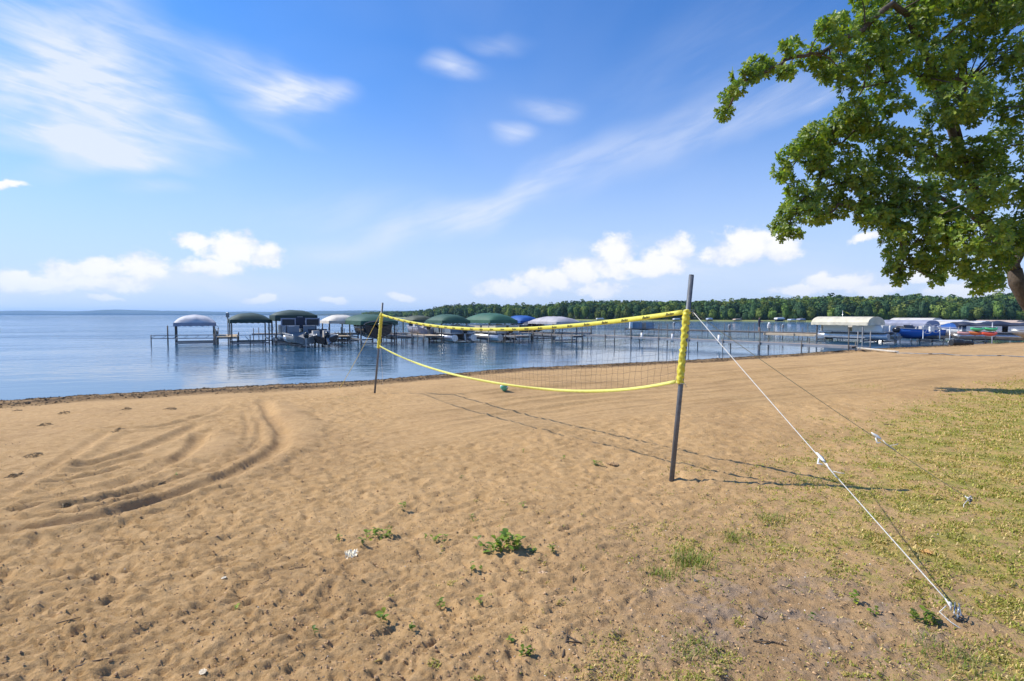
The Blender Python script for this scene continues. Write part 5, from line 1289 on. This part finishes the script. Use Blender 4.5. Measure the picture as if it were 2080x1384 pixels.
# the man fishing on the far walkway
def person():
    p = P(1541.5, 674.6, 61.2); base = Vector((p.x, p.y, .64)); H = 1.70
    V = {}; E = []; Rr = {}
    def v(n, x, y, z, r): V[n] = (x, y, z); Rr[n] = r
    v('pelvis', 0, 0, .93, .15); v('waist', .01, 0, 1.08, .135); v('chest', .02, 0, 1.28, .165); v('neckb', .02, 0, 1.44, .085); v('neck', .03, 0, 1.50, .058); v('head0', .04, 0, 1.57, .082); v('head', .045, 0, 1.64, .095); v('crown', .04, 0, 1.71, .06); v('nose', .135, 0, 1.615, .018)
    E += [('pelvis', 'waist'), ('waist', 'chest'), ('chest', 'neckb'), ('neckb', 'neck'), ('neck', 'head0'), ('head0', 'head'), ('head', 'crown'), ('head', 'nose')]
    for s, sy in (('l', 1), ('r', -1)):
        v(s + 'hip', 0, .10 * sy, .88, .105); v(s + 'knee', .02 + .05 * sy, .13 * sy, .50, .065); v(s + 'ank', -.01 + .06 * sy, .14 * sy, .10, .042); v(s + 'heel', -.03 + .06 * sy, .14 * sy, .04, .04); v(s + 'toe', .17 + .06 * sy, .16 * sy, .03, .032)
        v(s + 'sh', .02, .18 * sy, 1.39, .072); v(s + 'el', .10, .26 * sy, 1.13, .048); v(s + 'wr', .34, .12 * sy, 1.16 + .03 * sy, .032); v(s + 'palm', .41, .09 * sy, 1.17 + .03 * sy, .034)
        E += [('pelvis', s + 'hip'), (s + 'hip', s + 'knee'), (s + 'knee', s + 'ank'), (s + 'ank', s + 'heel'), (s + 'ank', s + 'toe'), ('chest', s + 'sh'), (s + 'sh', s + 'el'), (s + 'el', s + 'wr'), (s + 'wr', s + 'palm')]
        for k in range(5):
            n1 = s + 'f%d' % k; n2 = n1 + 'b'; oy = (-.026 + .017 * k) * 1.0
            if k == 4: v(n1, .42, .09 * sy - .04 * sy, 1.21, .010); v(n2, .45, .09 * sy - .045 * sy, 1.215, .009)
            else: v(n1, .455 - .004 * abs(k - 1), .09 * sy + oy, 1.165 + .03 * sy, .010); v(n2, .462, .07 * sy + oy, 1.125 + .03 * sy, .009)
            E += [(s + 'palm', n1), (n1, n2)]
    names = list(V); me = bpy.data.meshes.new('person_rig'); me.from_pydata([V[n] for n in names], [(names.index(a), names.index(b)) for a, b in E], [])
    ob = bpy.data.objects.new('person_rig', me); COL.objects.link(ob); md = ob.modifiers.new('skin', 'SKIN'); me.skin_vertices or None
    if not me.skin_vertices: me.attributes.new('x', 'FLOAT', 'POINT')
    for i, n in enumerate(names):
        me.skin_vertices[0].data[i].radius = (Rr[n], Rr[n]); me.skin_vertices[0].data[i].use_root = (n == 'pelvis')
    sb = ob.modifiers.new('sub', 'SUBSURF'); sb.levels = 2
    bpy.context.view_layer.update(); dg = bpy.context.evaluated_depsgraph_get(); m2 = bpy.data.meshes.new_from_object(ob.evaluated_get(dg)); bpy.data.objects.remove(ob)
    m2.materials.clear()
    for m in (mat('skin', (.42, .24, .16), rough=.55), mat('dark_shirt', (.030, .032, .055), rough=.85), mat('dark_shorts', (.035, .035, .045), rough=.85), mat('hair', (.05, .035, .025), rough=.8), mat('shoes', (.15, .15, .15), rough=.7)): m2.materials.append(m)
    for pl in m2.polygons:
        c = pl.center; pl.use_smooth = True
        arm = math.hypot(c.x - .02, c.y) > .20 and c.z > .95
        if c.z > 1.65 or (c.z > 1.56 and c.x < .02): k = 3
        elif c.z > 1.47: k = 0
        elif c.z > .97: k = 0 if (arm and c.x > .12) else 1
        elif c.z > .52: k = 2
        elif c.z < .09: k = 4
        else: k = 0
        pl.material_index = k
    e = empty('person', base, R(-8)); link('body', m2, e).scale = (H / 1.76,) * 3
    tag(e, 'man in dark shirt and dark shorts fishing from the far walkway', 'person')
    r = empty('fishing_rod', base + Vector((.42, .02, 1.12)), R(-8)); MB().tube([(-.25, 0, -.05), (.1, 0, .02), (.9, 0, .02), (1.5, 0, -.05)], [.018, .014, .008, .004], 6).build('rod', M_dark, r); MB().tube([(.0, -.03, -.05), (.0, .03, -.05)], .035, 8).build('reel', M_steel, r)
    tag(r, 'thin dark fishing rod held out to the right by the man', 'fishing rod')
person()

# ------------------------------------------------------------------ small growth and litter
M_grass = mat('grass_blades', None, rough=.6, var=.1, attr='col', trans=.25, spec=.25)
M_weed = mat('weed_leaves', None, rough=.5, var=.12, attr='col', trans=.3, spec=.4)
M_bits = mat('woody_bits', None, rough=.9, var=.2, attr='col')
def gnormal_pts(x, y): return ground_z(x, y)
def grass():
    g = np.random.default_rng(17); n = 650000
    r = 2.3 * np.exp(g.uniform(0, math.log(24 / 2.3), n) ** 1.0); a = np.radians(g.uniform(-16, 50, n)); x = r * np.sin(a); y = r * np.cos(a)
    s, gm, smo, wet, deb, bare = masks(x, y)
    patch = sst(.5 * sst(x - np.interp(y, GE_Y, GE_X), 2.0, 5.5) + fbm(x * 3.3, y * 3.3, 3, 66) + .6 * fbm(x * 11, y * 11, 2, 69), -.35, .75)
    keep = g.uniform(size=n) < gm * (.08 + .92 * patch ** 1.5)
    # scattered single tufts out in the sand near the turf
    tuft = (fbm(x * 6.5, y * 6.5, 2, 67) > .74) & (deb > .04) & (s > 14.0) & (g.uniform(size=n) < .5)
    keep |= tuft
    x, y, r, gm = x[keep], y[keep], r[keep], gm[keep]; n = len(x); z = ground_z(x, y)
    L_ = g.uniform(.008, .028, n) * (1 + .05 * r) * (.7 + .5 * gm); w = g.uniform(.0013, .0026, n) * (1 + .20 * r)
    th = g.uniform(0, 6.283, n); ln = g.uniform(.4, 1.7, n); dx, dy = np.cos(th), np.sin(th)
    p0 = np.stack([x, y, z - .003], 1); side = np.stack([-dy, dx, np.zeros(n)], 1) * w[:, None]
    p1 = p0 + np.stack([dx * L_ * ln * .35, dy * L_ * ln * .35, L_ * .62], 1); p2 = p0 + np.stack([dx * L_ * ln, dy * L_ * ln, L_ * (1.05 - .5 * ln)], 1)
    V = np.stack([p0 - side, p0 + side, p1 + side * .8, p1 - side * .8, p2], 1).reshape(-1, 3)
    b = (np.arange(n) * 5)[:, None]; F = np.concatenate([b + np.array([[0, 1, 2]]), b + np.array([[0, 2, 3]]), b + np.array([[3, 2, 4]])])
    pal = np.array([(.33, .34, .05), (.24, .27, .045), (.40, .37, .08), (.60, .44, .17), (.68, .52, .24), (.52, .40, .13)])
    dry = fbm(x * 1.2, y * 1.2, 2, 68); pi_ = np.where(g.uniform(size=n) < .40 + .3 * dry, g.integers(3, 6, n), g.integers(0, 3, n))
    C = np.repeat(pal[pi_] * g.uniform(.75, 1.25, (n, 1)), 5, 0)
    tag(link('grass', mesh_np('grass', V, F, M_grass, col=C)), 'short thin half dry grass growing over the sandy turf', 'grass', kind='stuff'); print('blades', n)
grass()
def chips(name, label, n, fn, size, pal, flat=.4, seed=1, cat='litter'):
    g = np.random.default_rng(seed); x, y = fn(g, n); n = len(x); z = ground_z(x, y)
    L_ = g.uniform(*size, n) ; a = g.uniform(0, 6.283, n); el = g.uniform(.25, .9, n)
    tv = np.array([(-1, 0, 0), (0, -1, -.2), (1, .1, 0), (.1, 1, .1), (0, 0, 1.), (0, 0, -.6)]); tf = np.array([(0, 1, 4), (1, 2, 4), (2, 3, 4), (3, 0, 4), (1, 0, 5), (2, 1, 5), (3, 2, 5), (0, 3, 5)])
    V = tv[None] * np.stack([L_, L_ * el, L_ * flat * g.uniform(.5, 1.2, n)], 1)[:, None, :] * g.uniform(.7, 1.3, (n, 6, 1))
    c, s_ = np.cos(a)[:, None], np.sin(a)[:, None]; V = np.stack([V[..., 0] * c - V[..., 1] * s_, V[..., 0] * s_ + V[..., 1] * c, V[..., 2]], -1) + np.stack([x, y, z + L_ * flat * .25], 1)[:, None, :]
    F = (tf[None] + (np.arange(n) * 6)[:, None, None]).reshape(-1, 3)
    C = np.repeat(np.array(pal)[g.integers(0, len(pal), n)] * g.uniform(.7, 1.3, (n, 1)), 6, 0)
    tag(link(name, mesh_np(name, V.reshape(-1, 3), F, M_bits, col=C)), label, cat, kind='stuff')
def near_sand(g, n):
    r = 2.2 * np.exp(g.uniform(0, math.log(14 / 2.2), n)); a = np.radians(g.uniform(-48, 48, n)); x = r * np.sin(a); y = r * np.cos(a); m = masks(x, y)
    k = g.uniform(size=n) < (.10 + .9 * m[4]) * (1 - .5 * m[1]) * (1 - .8 * m[2]) * (.4 + .9 * sst(fbm(x * 2, y * 2, 2, 12), -.3, .5)); return x[k], y[k]
chips('wood_litter', 'tiny dark bark and twig bits strewn over the near sand', 20000, near_sand, (.0028, .0095), [(.09, .06, .04), (.14, .10, .07), (.06, .045, .035), (.20, .16, .12)], .45, 3)
chips('sand_pebbles', 'tiny pale pebbles and shell bits in the near sand', 3800, near_sand, (.003, .008), [(.62, .58, .52), (.50, .44, .38), (.70, .66, .60), (.42, .30, .22)], .5, 4, 'pebbles')
def clods(g, n):
    r = 2.3 * np.exp(g.uniform(0, math.log(16 / 2.3), n)); a = np.radians(g.uniform(-50, 46, n)); x = r * np.sin(a); y = r * np.cos(a); m = masks(x, y); k = g.uniform(size=n) < (1 - m[1]) * (1 - .75 * m[2]); return x[k], y[k]
chips('sand_clods', 'small crumbs of trampled damp sand all over the beach', 17000, clods, (.004, .013), [(.46, .29, .15), (.52, .33, .17), (.40, .25, .13)], .6, 6, 'sand')
def wrack_pts(g, n):
    x = g.uniform(-22, 34, n); ys = np.interp(x, SHX, SHY); s = np.where(g.uniform(size=n) < .62, g.normal(.45, .24, n), g.normal(2.05, .2, n)); s = s + .12 * pn(x * .9, ys * .9, 91) * -1
    k = (s > .02) & (g.uniform(size=n) < .45 + .9 * sst(pn(x * 1.1, s * 2, 94), -.3, .5)); return x[k], (ys - s / .866)[k]
chips('lake_weed_line', 'dark brown washed up lake weed heaped along the waterline', 26000, wrack_pts, (.010, .036), [(.050, .034, .020), (.075, .052, .030), (.11, .08, .045), (.035, .026, .018)], .55, 5, 'lake weed')
def clump(px, py, w, h, label, seed):
    c = GP(px, py); g = np.random.default_rng(seed); sc = c.y / FPX; n = int(16 + w * 1.2); W_ = w * sc; Hh = h * sc * 2.2
    def fn(g2, n_): a = g.uniform(0, 6.28, n); r = np.sqrt(g.uniform(0, 1, n)); return c.x + np.cos(a) * r * W_ / 2, c.y + np.sin(a) * r * Hh
    mb = MB(); x, y = fn(g, n); z = ground_z(x, y)
    for i in range(n):
        s = random.uniform(.006, .02) ; dz = max(0, .05 - .06 * math.hypot((x[i] - c.x) / (W_ / 2), (y[i] - c.y) / Hh)) * random.random()
        a = random.uniform(0, 3.14); d = Vector((math.cos(a), math.sin(a), random.uniform(-.2, .3))) * s * 1.6; p = Vector((x[i], y[i], z[i] + dz + .004)) - c
        mb.tube([p - d, p + Vector((0, 0, s * .3)), p + d], [.003, s * .32, .002], 4, cap=False, smooth=False)
    o = mb.build('weed_clump', mat('dried_lake_weed', (.24, .18, .10), rough=.95, var=.4, vscale=40)); o.location = c; tag(o, label, 'lake weed', 'dark weed clumps left on the scraped sand')
for i, a in enumerate(((241, 879, 22, 16, 'roundest dark weed clump, standing up in the middle of the scraped sand'), (66, 924, 42, 10, 'wide flat dark weed clump near the left edge of the scraped sand'), (92, 864, 30, 8, 'long thin weed clump left of the middle of the scraped sand'), (129, 841, 20, 7, 'small weed clump just below the waterline weed, left side'),
                           (256, 833, 22, 8, 'small dark weed clump close to the waterline weed, above the furrows'), (36, 836, 18, 6, 'tiny weed clump by the waterline at the left edge'), (345, 832, 34, 6, 'thin weed clump by the waterline, furthest right of them'), (30, 965, 28, 10, 'ragged weed clump under the wide flat one at the left edge'),
                           (195, 1021, 34, 6, 'weed scraps lying between the two lowest furrows, right part'), (138, 1029, 28, 6, 'weed scraps lying between the two lowest furrows, left part'), (332, 981, 24, 5, 'small weed scraps above the lowest furrow'))): clump(a[0], a[1], a[2] * .72, a[3] * .8, a[4], 300 + i)

def weed(px, py, w, h, label, n, seed, dark=.0, long_=1.0, name='weed_plant'):
    c = GP(px, py); g = random.Random(seed); e = empty(name, c); W_ = w * c.y / FPX; kinds = ((.17, .27, .025), (.24, .33, .035), (.34, .38, .05), (.12, .20, .03))
    for i in range(n):
        off = Vector((g.uniform(-.5, .5) * W_ * (.8 if n > 3 else .2), g.uniform(-.35, .35) * W_ * .7 * (.8 if n > 3 else .2), 0)); gp = Vector((c.x + off.x, c.y + off.y, 0)); gp.z = gz(gp.x, gp.y)
        hgt = h * c.y / FPX * g.uniform(.5, 1.0); stem = gp + Vector((g.uniform(-.3, .3) * hgt, g.uniform(-.3, .3) * hgt, hgt * .75)) - c
        s = MB().tube([gp - c - Vector((0, 0, .01)), (gp - c).lerp(stem, .5) + Vector((0, 0, hgt * .05)), stem], [.0018, .0014, .001], 4, cap=False).build('stem', mat_stem, e)
        nl = g.randint(3, 5)
        for j in range(nl):
            a = g.uniform(0, 6.28); el = g.uniform(.1, .9); d = Vector((math.cos(a) * math.cos(el), math.sin(a) * math.cos(el), math.sin(el))); sd = d.cross(Vector((0, 0, 1))).normalized(); nn = sd.cross(d)
            l = g.uniform(.5, 1.0) * hgt * .62 * long_ + .008; wd = l * g.uniform(.24, .36); b0 = stem * 1.0 if j < 2 else (gp - c).lerp(stem, g.uniform(.1, .9)); V = []
            for t, ww in ((0, .08), (.25, .7), (.55, 1), (.8, .6), (1, .04)):
                m = b0 + d * l * t - Vector((0, 0, 1)) * l * .35 * t * t; V += [m - sd * wd * ww + nn * wd * .25 * ww, m, m + sd * wd * ww + nn * wd * .25 * ww]
            F = []
            for q in range(4): F += [(q * 3, q * 3 + 1, q * 3 + 4, q * 3 + 3), (q * 3 + 1, q * 3 + 2, q * 3 + 5, q * 3 + 4)]
            col = np.array(kinds[g.randint(0, 3)]) * g.uniform(.8, 1.2) * (1 - dark); link('leaf', mesh_np('leaf', [tuple(v) for v in V], F, M_weed, col=col, smooth=True), e)
    tag(e, label, 'weed', 'weeds sprouting from the sand')
mat_stem = mat('weed_stem', (.20, .24, .07), rough=.7)
for i, a in enumerate(((765, 1092, 80, 26, 'long low weed patch just above the crumpled white scrap', 12), (690, 1100, 26, 18, 'two small sprouts at the left end of the long low weed patch', 3), (735, 1112, 24, 22, 'dark leafed sprout right above the crumpled white scrap', 3), (896, 1104, 40, 24, 'small weed cluster between the two biggest weed patches', 5), (864, 1098, 14, 14, 'single sprout left of the small middle weed cluster', 2),
                       (1030, 1122, 62, 42, 'biggest leafy green weed clump, centre foreground', 16), (992, 1125, 40, 30, 'left wing of leaves beside the biggest green weed clump', 6), (1078, 1122, 34, 22, 'low sprouts just right of the biggest green weed clump', 4), (1122, 1130, 30, 22, 'pale sprout with a dark curl beside it, furthest right of the weed row', 3), (968, 1158, 40, 20, 'thin pale weed below the biggest green clump', 4),
                       (937, 976, 14, 12, 'tiny dark sprout alone in the sand above the weed row', 2), (820, 1040, 14, 22, 'slim upright sprout above the long low weed patch', 2), (960, 1060, 16, 16, 'tiny yellowish sprout above the biggest clump, to its left', 2), (1062, 1036, 18, 14, 'small bright sprout straight above the biggest clump', 2), (1145, 938, 20, 10, 'small sprout left of the leaf litter near the near pole', 2),
                       (1212, 948, 30, 16, 'green sprouts next to the dry leaf litter, left of the near pole', 5), (1062, 925, 14, 8, 'tiny far sprout in the sand left of the near pole', 2), (772, 1268, 30, 34, 'pale tall sprout left in the bottom foreground', 2), (895, 1232, 20, 30, 'dark upright sprout in the lower middle sand', 2), (975, 1228, 24, 24, 'one broad pale leaf standing in the lower middle sand', 2),
                       (838, 1290, 24, 28, 'small sprout casting a dark shadow, bottom centre left', 2), (1037, 1308, 22, 22, 'bright sprout near the bottom centre', 2), (1078, 1340, 46, 20, 'moss like dark weed at the bottom edge, right of centre', 7), (1725, 1224, 36, 30, 'broad leafed weed on the bare patch near the white rope', 4), (1775, 1245, 44, 18, 'low weeds between the bare patch and the stake', 6),
                       (1645, 1262, 16, 16, 'tiny sprout on the left of the bare patch', 2), (1880, 1262, 70, 26, 'dark dense weed tuft beside the stake of the white rope', 14), (640, 1300, 10, 18, 'thin reddish sprout far down left of centre', 1), (476, 1245, 18, 18, 'small spindly sprout below the looped root at the lower left', 2), (358, 969, 8, 8, 'tiny sprout on the ridge between two furrows', 1))):
    weed(*a, 900 + i, dark=.3 if 'dark' in a[4] else 0)
def tuft(px, py, w, h, label, n, seed):
    c = GP(px, py); g = np.random.default_rng(seed); W_ = w * c.y / FPX; x = c.x + g.normal(0, W_ / 3, n); y = c.y + g.normal(0, W_ / 3, n); z = ground_z(x, y)
    L_ = .72 * h * c.y / FPX * g.uniform(.25, 1, n); th = g.uniform(0, 6.28, n); ln = g.uniform(.2, 1.4, n); dx, dy = np.cos(th), np.sin(th); p0 = np.stack([x, y, z - .003], 1) - np.array(c); sd = np.stack([-dy, dx, dx * 0], 1) * .0022
    p1 = p0 + np.stack([dx * L_ * ln * .3, dy * L_ * ln * .3, L_ * .6], 1); p2 = p0 + np.stack([dx * L_ * ln, dy * L_ * ln, L_], 1)
    V = np.stack([p0 - sd, p0 + sd, p1 + sd * .8, p1 - sd * .8, p2], 1).reshape(-1, 3); b = (np.arange(n) * 5)[:, None]; F = np.concatenate([b + np.array([[0, 1, 2]]), b + np.array([[0, 2, 3]]), b + np.array([[3, 2, 4]])])
    pal = np.array([(.20, .27, .04), (.15, .22, .04), (.32, .32, .07), (.45, .38, .16)]); o = link('grass_tuft', mesh_np('grass_tuft', V, F, M_grass, col=np.repeat(pal[g.integers(0, 4, n)] * g.uniform(.8, 1.2, (n, 1)), 5, 0))); o.location = c
    tag(o, label, 'grass tuft', 'thicker grass tufts', kind='stuff')
for i, a in enumerate(((1400, 1145, 70, 36, 'tallest yellow green grass tuft, alone at the edge of the bare patch', 420), (1345, 1170, 60, 22, 'dark low grass tuft just left of the tallest one', 260), (1490, 1100, 46, 22, 'small tuft on the sand above the tallest tuft, to its right', 160), (1570, 1065, 60, 22, 'tuft below the near pole shadow where the turf begins', 200), (1760, 785, 60, 8, 'far strip of weeds at the sand edge, right of both ropes', 160),
                       (1640, 985, 50, 20, 'tuft growing on the pole shadow', 160), (1410, 1330, 90, 22, 'wide thin tuft at the bottom, right of centre', 260), (1772, 711, 24, 6, 'bright green tuft beside the gangway on the sand', 120), (1940, 1340, 120, 30, 'thick tuft below the stake in the bottom right corner', 380), (700, 812, 40, 6, 'faint green shoots in the sand left of the far pole', 60))): tuft(*a, 50 + i)

def stick(pts, r, label, m=None, cat='stick', forks=()):
    q = [GP(a, b) + Vector((0, 0, r * .8)) for a, b in pts]; b0 = q[0]; e = MB().tube([p - b0 for p in q], [r * (1 - .5 * i / max(1, len(q) - 1)) for i in range(len(q))], 6)
    for (i, dpx) in forks:
        p = q[i]; t = GP(pts[i][0] + dpx[0], pts[i][1] + dpx[1]) + Vector((0, 0, r)); e.tube([p - b0, t - b0], [r * .6, r * .3], 5)
    o = e.build('stick', m or M_twig); o.location = b0; tag(o, label, cat, 'sticks lying on the sand')
M_twig = mat('grey_twig', (.10, .075, .055), rough=.9, var=.3, vscale=60)
stick([(153, 1366), (190, 1358), (228, 1346)], .007, 'straight brown stick near the lower left corner')
stick([(115, 1278), (140, 1273), (165, 1266)], .004, 'thin forked twig above the straight stick on the left', forks=((1, (-20, 10)),))
stick([(598, 1150), (630, 1149), (612, 1152)], .003, 'short twig at the end of the looped root')
stick([(622, 1151), (590, 1160), (555, 1180), (520, 1200), (490, 1214), (470, 1214), (464, 1202), (478, 1193), (515, 1184)], .0022, 'thin looped root lying on the sand, lower left of centre')
stick([(1143, 1338), (1150, 1312), (1180, 1317), (1152, 1300)], .0065, 'dark branched stick near the bottom, right of centre', forks=((1, (4, -24)),))
stick([(1196, 1362), (1208, 1335), (1222, 1340)], .006, 'dark crooked stick at the bottom edge right of the branched one')
stick([(1160, 1177), (1180, 1176), (1196, 1171)], .004, 'small straight grey twig right of the dry curled leaf')
stick([(1584, 1195), (1610, 1198), (1640, 1205)], .003, 'fine brown twig across the upper bare patch')
stick([(1530, 1306), (1570, 1306), (1608, 1315)], .0035, 'long dark twig along the ash spot on the bare patch')
stick([(1535, 1258), (1555, 1256), (1568, 1244)], .004, 'bent twig above the ash spot on the bare patch')
stick([(1701, 1262), (1702, 1275)], .004, 'short thick twig in the middle of the bare patch')
stick([(1795, 864), (1820, 865)], .008, 'short stick on the sand beyond the olive rope slider')
def scrap(px, py, w, label, col, name='paper_scrap', cat='litter', seed=1, flat=.5):
    c = GP(px, py); W_ = w * c.y / FPX; g = random.Random(seed); mb = MB(); n = 13
    P_ = [[Vector(((i / (n - 1) - .5) * W_ + g.uniform(-.1, .1) * W_ * .5, (j / (n - 1) - .5) * W_ * .7 + g.uniform(-.1, .1) * W_ * .4, (.08 + flat * abs(float(pn(i * .55, j * .55, seed))) * (1 - abs(i / (n - 1) - .5)) * 1.3) * W_)) for i in range(n)] for j in range(n)]
    mb.add([p for r in P_ for p in r], [(j * n + i, j * n + i + 1, (j + 1) * n + i + 1, (j + 1) * n + i) for j in range(n - 1) for i in range(n - 1) if (i - 6) ** 2 + (j - 6) ** 2 < 38 + 8 * g.random()], False)
    o = mb.build(name, mat(name + '_surface', col, rough=.8, var=.2, vscale=30)); o.location = c; o.rotation_euler = (0, 0, g.uniform(0, 3)); tag(o, label, cat)
scrap(714, 1128, 36, 'crumpled white scrap of paper lying in the sand', (.88, .80, .62), seed=4, flat=.38)
scrap(1104, 1172, 22, 'dry curled pale leaf on the sand right of the weeds', (.62, .44, .27), 'dry_leaf', 'leaf', 7, .22)
scrap(455, 1186, 11, 'small white shell like chip left of the looped root', (.80, .70, .52), 'shell_chip', 'shell', 8, .12)
scrap(1245, 946, 24, 'heap of brown dry leaf litter left of the near pole', (.38, .24, .12), 'leaf_litter', 'leaf litter', 12, .2)
scrap(1885, 1128, 22, 'orange brown dry leaf in the turf beside the rope shadow', (.60, .36, .13), 'dry_leaf', 'leaf', 15, .3)
scrap(1413, 1184, 9, 'small grey pebble like lump left on the bare patch', (.34, .32, .29), 'pebble', 'pebble', 17, .9)
scrap(412, 1378, 20, 'pale curled chip at the bottom edge, left of centre', (.74, .62, .44), 'shell_chip', 'shell', 21, .12)

# ------------------------------------------------------------------ air
def haze():
    v = MB().box((0, 0, 27), (19000, 19000, 66)); m = bpy.data.materials.new('haze'); m.use_nodes = True; t = m.node_tree; t.nodes.clear()
    o = t.nodes.new('ShaderNodeOutputMaterial'); p = t.nodes.new('ShaderNodeVolumePrincipled'); p.inputs['Color'].default_value = (.40, .66, 1.0, 1); p.inputs['Density'].default_value = HAZE; p.inputs['Anisotropy'].default_value = .2
    t.links.new(p.outputs[0], o.inputs['Volume']); tag(v.build('haze', m), kind='stuff')
HAZE = .00013
haze()
print('TRIS', sum(sum(len(p.vertices) - 2 for p in []) or len(me.loops) - 2 * len(me.polygons) for me in bpy.data.meshes))
